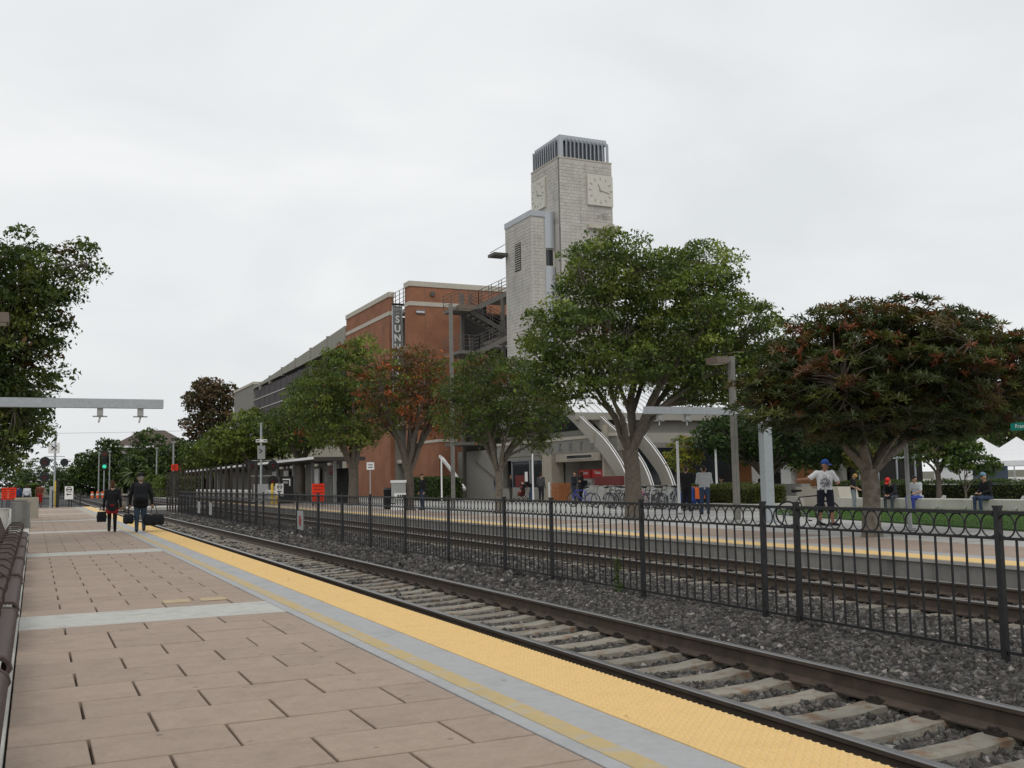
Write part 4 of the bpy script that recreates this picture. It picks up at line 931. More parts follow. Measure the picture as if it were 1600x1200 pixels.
MB().obox((40, 34.5, 4.5), (40, 26, 1.9+.0), .09, .09).build('mast_arm', M['black_iron'], t, world=True)
p = MB().box(39.96, 40.0, 30.2, 32.15, 3.12, 3.46).build('plate', mat('sign_green', (.0, .20, .15), .5), t, world=True); q = text('lettering', 'Frances', .26, M['white'], t, (39.95, 31.5, 3.29), FACE_X, .003)
MB().box(39.97, 39.99, 31.9, 31.94, 3.46, 3.75).build('hanger', M['black_iron'], t, world=True); MB().cyl((40, 26, 0), (40, 26, 4.5), .1, n=10).build('mast', M['black_iron'], t, world=True)

# ---- far end of the line: signal, poles, barrels, wires
t = thing('traffic_signal', 'distant traffic signal showing green above the tracks', 'traffic signal', (10.1, 176, -.4)); MB().cyl((0, 0, 0), (0, 0, 4.4), .1, n=8).build('pole', M['galv'], t)
h_ = MB().box(-.35, .35, -.2, .2, 4.4, 7.6).build('housing', M['black_iron'], t)
for z_, m_ in ((7.0, M['maroon']), (6.0, M['dark']), (5.0, mat('green_light', (.05, .7, .45), .4, emit=.5))): MB().cyl((0, -.2, z_), (0, -.26, z_), .3, n=14).build('lamp', m_, h_)
for x, y, h, lab in ((9.3, 176, 7.2, 'grey pole left of the distant traffic signal'), (10.9, 176, 7.4, 'grey pole right of the distant traffic signal'), (14.1, 120, 6.6, 'thin grey pole above the tall dark posts'), (15.4, 150, 7.0, 'thin pole in front of distant trees under the house')):
    t = thing('utility_pole', lab, 'pole', (x, y, -.4), group='far grey poles'); MB().cyl((0, 0, 0), (0, 0, h), .12, .09, 8).build('pole', M['grey_pole'], t); MB().box(-.2, .2, -.15, .15, h-.1, h+.1).build('head', M['grey_pole'], t)
for k in range(5):
    t = thing('traffic_barrel', ['leftmost', 'second from left', 'middle', 'second from right', 'rightmost'][k]+' of the orange traffic barrels by the distant signal', 'barrel', (8.3+k*.82, 174+(k % 3)*.8, -.4), group='orange traffic barrels')
    MB().cyl((0, 0, 0), (0, 0, 1.05), .22, .18, 10).build('drum', M['orange'], t)
    MB().cyl((0, 0, .45), (0, 0, .7), .225, .215, 10).build('band', M['white'], t)
for z0, z1, lab in ((11.0, 12.4, 'upper thin overhead wire crossing the sky at left'), (7.2, 6.8, 'lower thin overhead wire crossing the sky at left')):
    pts = [(x, 200, z0+(z1-z0)*(x+40)/90-.6*math.sin(math.pi*(x+40)/90)) for x in np.linspace(-40, 50, 19)]
    tag(MB().tube(pts, .03, 4).build('overhead_wire', M['steel_dark']), lab, 'wire', 'overhead wires')
# ================================================================== TREES AND PLANTS
def leaves(C, size, wid, tints, rg, outward=None, droop=.25, upb=.5):
    n = len(C); d = rg.normal(size=(n, 3))
    if outward is not None: d += outward*1.0
    d[:, 2] -= droop; d /= np.linalg.norm(d, axis=1)[:, None]
    nn = rg.normal(size=(n, 3)); nn[:, 2] += upb*2; nn -= d*(nn*d).sum(1)[:, None]; nn /= np.linalg.norm(nn, axis=1)[:, None]+1e-9
    s = np.cross(d, nn); L_ = (size*rg.uniform(.45, 1.45, n))[:, None]; w = L_*wid*rg.uniform(.7, 1.2, (n, 1))
    b = C-d*L_*.5; t = C+d*L_*.5-nn*L_*.10; m = C-d*L_*.05+nn*L_*.06
    V = np.stack([b, m+s*w, t, m-s*w], 1).reshape(-1, 3)
    return V, np.arange(n*4).reshape(-1, 4), np.repeat(tints, 4, axis=0)

def sample_ell(E, n, rg, shell=.5):
    vol = np.array([e[3]*e[4]*e[5] for e in E]); vol = vol**.8; vol /= vol.sum(); idx = rg.choice(len(E), n, p=vol); A = np.array(E, float)[idx]
    u = rg.normal(size=(n, 3)); u /= np.linalg.norm(u, axis=1)[:, None]; r = (shell**3+(1-shell**3)*rg.random(n))**(1/3)
    return A[:, :3]+u*r[:, None]*A[:, 3:6]

def thin(P, dmin):
    cell = {}; keep = []
    for i, p in enumerate(P):
        k = tuple((p//dmin).astype(int)); ok = True
        for a in (-1, 0, 1):
            for b in (-1, 0, 1):
                for c in (-1, 0, 1):
                    for j in cell.get((k[0]+a, k[1]+b, k[2]+c), ()):
                        if ((P[j]-p)**2).sum() < dmin*dmin: ok = False; break
                    if not ok: break
                if not ok: break
            if not ok: break
        if ok: keep.append(i); cell.setdefault(k, []).append(i)
    return P[keep]

def tree(name, label, base, E, fork, tr, pal, n_cl=260, dmin=.45, per=70, cr=.36, size=.13, wid=.3, seed=1, limbs=6, droop=.3, upb=.5, mtl='leaf', bark='bark', shell=.45, group=None, lean=(0, 0), flat=.75, rosette=0, twig=True, limb_r=.45, tip=None, dome=.7):
    rg = np.random.default_rng(seed); base = np.array(base, float); E = [tuple(e) for e in E]
    t = thing(name, label, 'tree', tuple(base), group=group)
    E = np.array(E, float); C = thin(sample_ell(E, n_cl*5, rg, shell), dmin)[:n_cl]
    # trunk and limbs, local coordinates
    f = np.array([lean[0], lean[1], fork]); mb = MB()
    mb.tube([(0, 0, -.1), (0, 0, .05), (lean[0]*.15, lean[1]*.15, fork*.3), (lean[0]*.55+.03, lean[1]*.55, fork*.7), tuple(f)], [tr*1.45, tr*1.2, tr, tr*.93, tr*.95], 10)
    Lc = C-base; cen = Lc.mean(0); ang = np.arctan2(Lc[:, 1]-f[1], Lc[:, 0]-f[0]); nodes = []; order = np.argsort(ang)
    for k, grp in enumerate(np.array_split(order, limbs)):
        q = Lc[grp]; e = q.mean(0); e = e+(e-cen)*.25; e[2] = max(e[2], fork+.5)
        hv = np.array([e[0]-f[0], e[1]-f[1], 0]); m1 = f+hv*.22+np.array([0, 0, (e[2]-f[2])*.36]); m2 = f+hv*.6+np.array([0, 0, (e[2]-f[2])*.72])+rg.normal(0, .12, 3)
        r0 = tr*rg.uniform(limb_r, limb_r+.25); path = [f-np.array([0, 0, .15]), m1, m2, e]
        P = []; 
        for s in np.linspace(0, 1, 9):
            a, b, c, d = path; P.append(a*(1-s)**3+3*b*s*(1-s)**2+3*c*s*s*(1-s)+d*s**3)
        P = np.array(P); P[1:-1] += rg.normal(0, .035, (7, 3)); rr = np.linspace(r0, r0*.28, 9); mb.tube([tuple(p) for p in P], list(rr), 7)
        nodes += [(P[i], rr[i]) for i in range(2, 9)]
        for _ in range(2 if rosette else 3):    # secondary limb
            i = rg.integers(2, 7); e2 = q[rg.integers(len(q))]; mid = (P[i]+e2)/2+rg.normal(0, .15, 3)
            mb.tube([tuple(P[i]), tuple(mid), tuple(e2)], [rr[i]*.6, rr[i]*.38, .012], 6); nodes += [(mid, .03), (e2, .02)]
    mb.v = [tuple(np.array(p)*1.0+rg.normal(0, min(.1*tr, .016), 3)) for p in mb.v]
    mb.build('trunk', M[bark], t, smooth=True)
    if twig:
        tb_ = MB(); NP = np.array([p for p, _ in nodes])
        for c in Lc:
            j = ((NP-c)**2).sum(1).argmin(); p = NP[j]; m_ = (p+c)/2+rg.normal(0, .06, 3)+np.array([0, 0, .04]); tb_.tube([tuple(p), tuple(m_), tuple(c)], [min(nodes[j][1], .03), .016, .007], 4)
        tag(tb_.build('twigs', M['bark'], t), kind='stuff')
    # foliage
    cols = np.array([p[0] for p in pal]); wts = np.array([p[1] for p in pal], float); wts /= wts.sum()
    nc = len(C); npl = np.maximum(6, rg.normal(per, per*.25, nc)).astype(int); idx = np.repeat(np.arange(nc), npl); n = len(idx)
    ci = rg.choice(len(cols), nc, p=wts); tint = cols[ci][idx]
    sw_ = rg.random(n) < .22; tint[sw_] = cols[rg.choice(len(cols), sw_.sum(), p=wts)]
    cb_ = rg.uniform(.68, 1.35, nc)[idx]
    tint = tint*(cb_*rg.lognormal(0, .2, n))[:, None]
    if rosette:
        k = rosette; nr = n//k; ri = idx[:nr*k:k]; u = rg.normal(size=(nr, 3)); u /= np.linalg.norm(u, axis=1)[:, None]; u[:, 2] = np.abs(u[:, 2])*.8
        rc = Lc[ri]+u*np.array([cr, cr, cr*flat])*(rg.uniform(.6, 1, nr)**.5)[:, None]
        ax = u*.5+np.array([0, 0, .75])+rg.normal(0, .2, (nr, 3)); ax /= np.linalg.norm(ax, axis=1)[:, None]
        a1 = np.cross(ax, rg.normal(size=(nr, 3))); a1 /= np.linalg.norm(a1, axis=1)[:, None]; a2 = np.cross(ax, a1)
        rt_ = cols[ci][ri]*rg.lognormal(0, .18, nr)[:, None]
        if tip is not None:                     # young shoots at the outside of the crown
            hz = np.clip((rc[:, 2]-cen[2])/2+.4, .12, 1); pr = rg.random(nr) < tip[1]*hz; rt_[pr] = np.array(tip[0])*rg.lognormal(0, .25, pr.sum())[:, None]
        Vs = []; Ts = []
        for j in range(k):
            th = 2*np.pi*j/k*1.618*2+rg.uniform(-.2, .2, nr); el_ = np.where(j < k/2, .25, .75)+rg.normal(0, .12, nr)
            d = (a1*np.cos(th)[:, None]+a2*np.sin(th)[:, None])*np.cos(el_)[:, None]+ax*np.sin(el_)[:, None]; d[:, 2] -= droop*.4; d /= np.linalg.norm(d, axis=1)[:, None]
            s = np.cross(d, ax); s /= np.linalg.norm(s, axis=1)[:, None]+1e-9; nn = np.cross(s, d); ln = (size*rg.uniform(.7, 1.2, nr))[:, None]; w = ln*wid
            b0 = rc; m_ = rc+d*ln*.5+nn*ln*.03; tp_ = rc+d*ln-nn*ln*.14
            Vs.append(np.stack([b0, m_+s*w, tp_, m_-s*w], 1)); Ts.append(rt_*rg.lognormal(0, .12, nr)[:, None])
        V = np.concatenate(Vs).reshape(-1, 3); T_ = np.repeat(np.concatenate(Ts), 4, axis=0); Fq = np.arange(len(V)).reshape(-1, 4)
    else:
        u = rg.normal(size=(n, 3)); u /= np.linalg.norm(u, axis=1)[:, None]; up_m = rg.random(n) < dome; u[up_m, 2] = np.abs(u[up_m, 2]); rr = rg.random(n)**.35
        P = Lc[idx]+u*rr[:, None]*np.array([cr, cr, cr*flat])*rg.uniform(.7, 1.25, nc)[idx][:, None]
        V, Fq, T_ = leaves(P, size, wid, tint, rg, outward=u*.5, droop=droop, upb=upb)
    np_mesh('crown', V, Fq, M[mtl], T_, t)
    return t

G1, G2, G3, G4 = (.086, .122, .028), (.132, .168, .034), (.056, .086, .024), (.19, .22, .046)
OR, RD, YL, BR = (.30, .075, .022), (.25, .035, .020), (.30, .20, .035), (.125, .062, .028)
grow = 'street trees along the far platform'
# big maple in the middle
D = (17.5, 28.2, 0)
tree('maple_tree', 'large dense green tree in front of the clock tower', D, [(15.3, 28.2, 5.7, 1.5, 1.7, 1.25), (17.0, 28.5, 7.7, 1.7, 1.9, 1.55), (18.9, 28, 6.6, 1.9, 2.2, 2.2), (20.2, 28.3, 8.0, 1.5, 1.7, 1.25), (21.3, 28.0, 6.0, 1.7, 1.9, 1.6), (16.9, 28.0, 5.0, 1.9, 1.8, .85), (20.4, 27.8, 4.5, 1.9, 1.8, 1.0), (18.9, 27.6, 4.6, .9, 1.2, .8), (14.9, 28.1, 4.5, 1.2, 1.2, .9), (22.4, 28, 5.2, .9, 1.1, 1.0), (21.6, 27.6, 4.2, 1.1, 1.2, .7), (16.0, 27.8, 4.1, 1.0, 1.1, .5)], 2.25, .27, [(G1, 4), (G2, 4), (G3, 2.2), (G4, 1.6), (BR, .05)], 600, .48, 150, .50, .118, .30, 11, 6, droop=.55, group=grow, lean=(-.1, 0), shell=.35, limb_r=.38)
# spreading reddish tree at right
tree('photinia_tree', 'spreading flat-topped tree with reddish shoots and thick pale trunk', (16.4, 16.8, 0), [(17.3, 16.8, 3.5, 3.1, 2.5, 1.35), (15.2, 16.8, 3.1, 1.7, 1.7, 1.05), (19.4, 16.7, 3.4, 2.0, 2.0, 1.15), (17.1, 16.9, 4.3, 2.3, 2.0, .75), (21.2, 16.7, 3.65, 1.0, 1.1, .5), (14.1, 16.8, 2.7, .8, 1.0, .6), (17.2, 16.6, 2.6, 2.6, 1.7, .7), (15.6, 16.6, 2.35, 1.2, 1.2, .45), (19.0, 16.6, 2.5, 1.3, 1.3, .5)], 1.45, .185, [((.058, .074, .026), 4), ((.098, .110, .032), 2.8), ((.04, .054, .022), 2), ((.115, .085, .034), 2.0), ((.13, .062, .034), .35)], 820, .33, 110, .36, .175, .11, 12, 6, droop=.25, bark='bark_pale', rosette=11, tip=((.20, .062, .034), .17), shell=.3, limb_r=.40, mtl='leaf_gloss', group=grow)
# the others in the row
tree('maple_tree', 'bushy dull green tree between the lamp post and the big tree', (17.1, 37.9, 0), [(17.3, 37.9, 4.6, 2.3, 2.2, 1.7), (15.9, 37.9, 4.0, 1.4, 1.6, 1.2), (18.8, 37.9, 4.0, 1.3, 1.6, 1.3), (17.0, 37.9, 5.6, 1.6, 1.6, .8), (18.6, 37.9, 3.1, 1.2, 1.3, .6)], 1.7, .17, [(G1, 4), (G2, 2.5), (G3, 2.2), ((.095, .10, .036), 1.4), (BR, .35), (OR, .08)], 300, .52, 125, .48, .122, .29, 13, 6, droop=.45, bark='bark_pale', group=grow, shell=.35)
tree('autumn_tree', 'half-bare autumn tree with orange and rust leaves', (16.1, 46.05, 0), [(15.7, 46, 5.6, 1.8, 1.8, 2.0), (17.4, 46, 5.6, 1.9, 1.8, 2.0), (16.4, 46, 6.9, 1.5, 1.5, .9), (14.6, 46, 5.0, 1.0, 1.2, 1.2), (17.8, 46, 4.2, 1.1, 1.2, .8)], 1.75, .23, [(BR, 3.4), (OR, 1.6), ((.20, .085, .03), 2.2), (YL, .5), (G1, 1.8), (G2, 1.5), ((.105, .075, .035), 2)], 390, .42, 44, .42, .14, .28, 14, 6, droop=.6, group=grow, shell=.3)
tree('maple_tree', 'green tree left of the autumn tree before the brick garage', (17.3, 59.5, 0), [(17.0, 59.5, 7.4, 2.3, 2.2, 2.0), (15.2, 59.5, 6.0, 1.8, 1.9, 1.7), (18.7, 59.5, 5.8, 1.7, 1.9, 1.6), (16.8, 59.5, 4.4, 2.6, 2.0, 1.1), (17.8, 59.5, 9.1, 1.1, 1.2, .9)], 2.2, .30, [(G1, 3), (G2, 4), (G4, 2), (G3, 1.5), (RD, .22), (OR, .2)], 300, .62, 120, .62, .16, .30, 15, 6, droop=.5, group=grow, shell=.35)
tree('maple_tree', 'dark green tree second left of the autumn tree', (17.0, 71.5, 0), [(17.6, 71.5, 6.9, 1.7, 2.0, 1.9), (15.4, 71.5, 5.5, 1.5, 1.8, 1.3), (19.2, 71.5, 6.6, 1.5, 1.8, 1.8), (17.0, 71.5, 4.6, 2.4, 2.2, 1.0)], 2.6, .28, [(G1, 4), (G3, 3), (G2, 2), ((.07, .085, .035), 1)], 290, .66, 90, .66, .19, .32, 16, 6, droop=.5, group=grow, shell=.35)
tree('maple_tree', 'rounded green tree at the far left of the platform row', (16.6, 86, 0), [(16.5, 86, 5.5, 2.2, 2.3, 1.9), (14.3, 86, 4.7, 1.8, 2, 1.4), (18.6, 86, 4.7, 1.8, 2, 1.4)], 2.6, .26, [(G2, 4), (G1, 3), (G4, 1.5), (G3, 1)], 330, .6, 46, .62, .27, .34, 17, 5, droop=.5, group=grow, shell=.35)
tree('maple_tree', 'green tree under the far end of the garage', (17.5, 104, 0), [(17.4, 104, 4.6, 2.7, 2.6, 1.6), (14.8, 104, 4.2, 2, 2, 1.4), (20.0, 104, 4.4, 2, 2, 1.4)], 2.8, .26, [(G1, 4), (G2, 3), (G3, 2)], 280, .7, 40, .7, .32, .36, 18, 5, group=grow, shell=.35)
# left edge tree with upright shoots
tree('pear_tree', 'dense dark tree with upright shoots at the left edge', (-3.3, 27.2, 0), [(-2.6, 27, 5.4, 2.8, 2.3, 1.8), (-2.0, 27, 6.3, 2.4, 2.0, .8), (-2.8, 27, 3.8, 2.6, 2.2, 1.1), (-.75, 27, 6.2, 1.5, 1.6, 1.1), (.95, 27, 7.0, .26, .35, .72), (.42, 27, 6.4, .65, .7, .85), (.1, 27, 5.2, .75, .9, .7), (-.1, 27, 4.1, .8, .9, .7), (-.45, 27, 7.15, .3, .4, .5), (-1.5, 27, 7.1, .3, .4, .45), (-2.4, 27, 7.2, .4, .4, .5), (-.8, 27, 4.9, 1.4, 1.5, 1.2), (-1.0, 27, 3.5, 1.4, 1.4, .95), (-.6, 27, 3.0, .9, 1.0, .7), (-1.1, 27, 2.4, 1.1, 1.1, .6), (-2.6, 27, 2.4, 1.4, 1.2, .6), (-1.6, 27, 2.0, .9, 1.0, .45), (1.15, 27, 6.75, .22, .25, .3), (-1.8, 27, 2.75, 1.0, 1.2, .5)], 2.0, .2, [((.056, .084, .020), 4), ((.092, .122, .026), 3), ((.036, .058, .017), 2.5), ((.14, .155, .032), 1.4), ((.10, .055, .02), .35)], 900, .35, 92, .38, .118, .27, 21, 6, droop=.3, shell=.35)
tree('pear_tree', 'dark tree behind the left edge tree, over the orange-red boards', (-4.0, 44, 0), [(-3.8, 44, 5.2, 3.2, 2.6, 2.2), (-1.5, 44, 4.6, 1.5, 1.6, 1.5), (-1.6, 44, 3.4, 1.6, 1.6, .8), (-.3, 44, 4.2, .9, 1.1, .9)], 2.2, .22, [((.030, .055, .014), 4), ((.045, .075, .018), 2), ((.02, .038, .012), 3)], 380, .48, 50, .48, .2, .3, 22, 5, droop=.4, shell=.3)
# plaza trees behind
tree('plaza_tree', 'low dark spreading tree behind the steel gantry', (29.4, 36.4, 0), [(30.3, 36, 2.75, 3.9, 3.0, 1.0), (27.8, 36, 2.9, 2.0, 2.2, .9), (33.0, 36, 2.7, 2.2, 2.2, .9), (30.0, 36.4, 3.6, 2.6, 2.4, .7)], 1.35, .22, [((.026, .052, .012), 4), ((.042, .076, .015), 3), ((.018, .036, .010), 2)], 460, .5, 56, .5, .19, .33, 31, 6, droop=.4, shell=.3, group='plaza trees')
tree('plaza_tree', 'small young tree with yellow-green leaves beside the light column', (26.7, 38.2, 0), [(26.4, 38.2, 2.25, .85, .8, .8), (26.5, 38.2, 2.8, .5, .5, .4)], 1.2, .05, [((.24, .24, .03), 3), ((.14, .18, .03), 2), (YL, .8)], 60, .24, 38, .24, .12, .34, 32, 4, droop=.5, group='plaza trees')
tree('plaza_tree', 'slim leaning tree behind the slim light column on the lawn', (33.8, 30.8, 0), [(34.2, 31, 3.1, 1.6, 1.5, 1.1), (33.0, 31, 2.6, 1.0, 1.2, .9)], 1.3, .11, [(G1, 3), (G3, 3), ((.07, .07, .022), 1)], 230, .42, 48, .42, .17, .32, 33, 4, group='plaza trees', shell=.3)
tree('plaza_tree', 'small multi-stemmed tree in front of the white tents', (34.4, 30.0, 0), [(34.4, 30, 1.85, .85, .9, .6), (35.1, 29.6, 1.5, .55, .7, .35)], .6, .05, [((.05, .09, .018), 3), ((.09, .13, .025), 2), (G3, 1)], 130, .28, 44, .28, .14, .34, 34, 4, group='plaza trees', shell=.2)
tree('plaza_tree', 'small yellowish sapling behind the reddish tree trunk', (31.5, 32.6, 0), [(31.6, 32.6, 1.9, .7, .7, .6)], 1.0, .045, [((.16, .15, .03), 3), ((.09, .11, .03), 2)], 50, .24, 40, .24, .13, .34, 35, 4, group='plaza trees', shell=.2)
for i, (x, y, z, rx, rz, lab) in enumerate(((44, 47, 3.4, 4.5, 2.2, 'wide dark tree over the station wing'), (62, 48, 5.0, 5.0, 2.6, 'olive brown tree behind the white tents'), (68, 46, 5.6, 5.0, 2.8, 'tall green tree behind the tents at right edge'), (38, 42, 3.0, 3.0, 1.5, 'dark tree filling the gap behind the seat wall'), (70, 62, 5.0, 6.5, 3.0, 'broad tree in the right background'), (50, 35, 5.6, 3.4, 1.7, 'brownish tree above the street name sign'), (84, 56, 6.2, 7.0, 3.4, 'pale grey-green tree at the far right edge'))):
    tree('plaza_tree', lab, (x, y, 0), [(x, y, z, rx, rx*.8, rz), (x-rx*.5, y, z-.5, rx*.6, rx*.5, rz*.7), (x+rx*.5, y, z-.4, rx*.6, rx*.5, rz*.7)], max(.9, z-rz), .2, [(G1, 3), (G3, 3), ((.075, .065, .022), 1.5 if i in (1, 5) else .4), ((.06, .08, .035), 1)], 300, .62, 42, .62, .26, .34, 40+i, 5, shell=.3, group='background plaza trees')
# tall reddish tree, conifers and scrub far down the line
tree('copper_tree', 'tall brown-leaved tree against the sky left of the garage', (25.5, 170, 0), [(25.6, 170, 15.8, 3.2, 3, 3.0), (28.2, 170, 15.4, 1.7, 2, 2.6), (23.0, 170, 14.4, 1.7, 2, 1.9), (26.5, 170, 12.0, 3.2, 3, 2.2), (22.6, 170, 10.6, 1.5, 2, 1.5), (26.0, 170, 8.5, 3.4, 3, 2.5)], 5, .4, [((.12, .078, .045), 4), ((.095, .07, .038), 3), ((.07, .07, .03), 2.5)], 420, .8, 34, .85, .45, .36, 50, 6, shell=.3)
far = [(8.2, 185, 3.6, 3.0, 3.6, 'dark evergreen left of the distant traffic signal'), (11.6, 188, 5.0, 2.6, 4.8, 'tall dark evergreen behind the distant traffic signal'), (17.2, 182, 5.6, 3.3, 5.6, 'tall dark conifer in front of the distant house'), (5.2, 210, 2.4, 2.6, 2.4, 'low dark shrub mass at the left end of the tree line'), (14.5, 175, 3.2, 2.6, 3.0, 'olive tree beside the palm'), (20.5, 165, 4.4, 3.4, 4.2, 'dark tree right of the palm'), (24.5, 160, 4.8, 3.4, 4.4, 'dense dark tree left of the tall posts'), (29.5, 155, 5.2, 3.6, 4.8, 'dense tree at the far corner of the garage'), (19.0, 135, 2.6, 2.6, 2.6, 'reddish brown shrub right of the palm'), (22.5, 132, 4.4, 3.0, 3.6, 'green tree below the tall brown tree'), (1.0, 330, 5, 7, 5, 'hazy tree on the horizon at left'), (-6, 340, 5, 7, 5, 'hazy tree at the far left horizon')]
for i, (x, y, z, rx, rz, lab) in enumerate(far):
    p = [(G3, 4), (G1, 3), ((.03, .05, .02), 2)] if i != 8 else [((.085, .05, .025), 3), (G1, 2)]
    tree('distant_tree', lab, (x, y, -.4), [(x, y, z, rx, rx, rz), (x-rx*.4, y, z*.7, rx*.7, rx, rz*.7), (x+rx*.4, y, z*.75, rx*.7, rx, rz*.7)], 1.2, .25, p, 240, .75, 34, .8, .4, .4, 60+i, 4, shell=.3, twig=False, group='trees far down the line')
# palm
t = thing('palm_tree', 'bushy palm with drooping fronds far down the line', 'tree', (12.4, 150, -.4)); MB().tube([(0, 0, 0), (.1, 0, 1.5), (0, 0, 3.6)], [.55, .5, .45], 8).build('trunk', M['bark'], t)
fr = np.random.default_rng(5); 
for k in range(34):
    a = fr.uniform(0, 6.28); e = fr.uniform(-.5, 1.3); L_ = fr.uniform(1.8, 2.7); mb = MB(); P = []
    for s in np.linspace(0, 1, 6): P.append((math.cos(a)*math.cos(e)*L_*s, math.sin(a)*math.cos(e)*L_*s, 3.6+math.sin(e)*L_*s-.9*s*s))
    sx, sy = -math.sin(a), math.cos(a); vv = []
    for i, p in enumerate(P): w = .32*math.sin(math.pi*(.12+.86*i/5)); vv += [(p[0]+sx*w, p[1]+sy*w, p[2]-.12), p, (p[0]-sx*w, p[1]-sy*w, p[2]-.12)]
    mb.add(vv, [(3*i+j, 3*i+j+1, 3*i+j+4, 3*i+j+3) for i in range(5) for j in (0, 1)]); mb.build('frond', mat('palm_frond', (.062, .085, .022), .6, var=.3), t)
# hedges and shrubs: a woody core with leaves over it
def hedge(name, label, x0, x1, y0, y1, z0, z1, n, pal, seed, size=.06, cat='hedge'):
    rg = np.random.default_rng(seed); t = thing(name, label, cat, ((x0+x1)/2, (y0+y1)/2, 0)); c = np.array(t.location)
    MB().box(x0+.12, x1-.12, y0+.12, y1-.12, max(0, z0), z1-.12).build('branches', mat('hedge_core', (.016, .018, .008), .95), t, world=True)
    P = rg.uniform((x0, y0, z0), (x1, y1, z1), (n, 3)); f = rg.integers(0, 4, n); j = rg.uniform(-.06, .07, n)
    P[f == 0, 0] = x0+j[f == 0]; P[f == 1, 2] = z1+j[f == 1]; P[f == 2, 1] = y0+j[f == 2]; P[f == 3, 2] = z1+j[f == 3]*1.4
    P[:, 2] += .05*np.sin(P[:, 1]*2.3)+.04*np.sin(P[:, 1]*5.1+P[:, 0])
    cols = np.array([p[0] for p in pal]); w = np.array([p[1] for p in pal], float); w /= w.sum(); T_ = cols[rg.choice(len(cols), n, p=w)]*rg.lognormal(0, .25, n)[:, None]
    V, Fq, T2 = leaves(P-c, size, .36, T_, rg, droop=.1); np_mesh('foliage', V, Fq, M['leaf'], T2, t)
hedge('clipped_hedge', 'long clipped dark green hedge behind the seat wall', 36.4, 37.6, 20, 41, 0, .86, 26000, [(G1, 3), (G3, 3), ((.05, .07, .02), 2)], 71, .07)
hedge('clipped_hedge', 'short clipped yellowish hedge in the planter beyond the men', 24.85, 26.35, 31.4, 36.6, .28, .92, 12000, [((.075, .085, .02), 3), ((.10, .10, .022), 2), (G1, 2)], 72, .06)
hedge('shrub_mass', 'loose dark shrubs against the brick wall behind autumn tree', 24.6, 26.4, 64.5, 71.5, 0, 1.5, 9000, [(G3, 4), (G1, 3), ((.03, .05, .03), 2)], 73, .13, 'shrub')
hedge('shrub_mass', 'low scrub beside the track far beyond the crossing', 13.5, 18, 126, 136, -.5, 2.2, 5000, [(G2, 3), ((.12, .13, .03), 2), (G1, 3)], 74, .3, 'shrub')
hedge('shrub_mass', 'dark hedge row along the left of the track far away', -1.5, 0.4, 100, 175, -.5, 1.6, 6000, [(G3, 4), (G1, 2)], 75, .35, 'shrub')
hedge('shrub_mass', 'dark thicket under the far trees right of the track', 13.6, 30, 140, 150, -.5, 2.6, 9000, [(G3, 4), (G1, 2), (G2, 1)], 76, .35, 'shrub')
# a few weeds in the ballast by the fence
rg = np.random.default_rng(9)
wd = thing('weed', 'thin green weed growing in ballast against the fence', 'weed', (8.1, 13.6, -.42)); n = 90
P = np.stack([rg.normal(0, .035, n), rg.normal(0, .05, n), rg.uniform(0, .55, n)], 1); V, Fq, T_ = leaves(P, .09, .16, np.array([[.06, .09, .025]])*rg.lognormal(0, .2, (n, 1)), rg, droop=-.8)
MB().tube([(0, 0, 0), (.01, .01, .3), (0, -.02, .58)], .006, 4).build('stem', mat('weed_stem', (.06, .08, .03), .8), wd); np_mesh('foliage', V, Fq, M['leaf'], T_, wd)
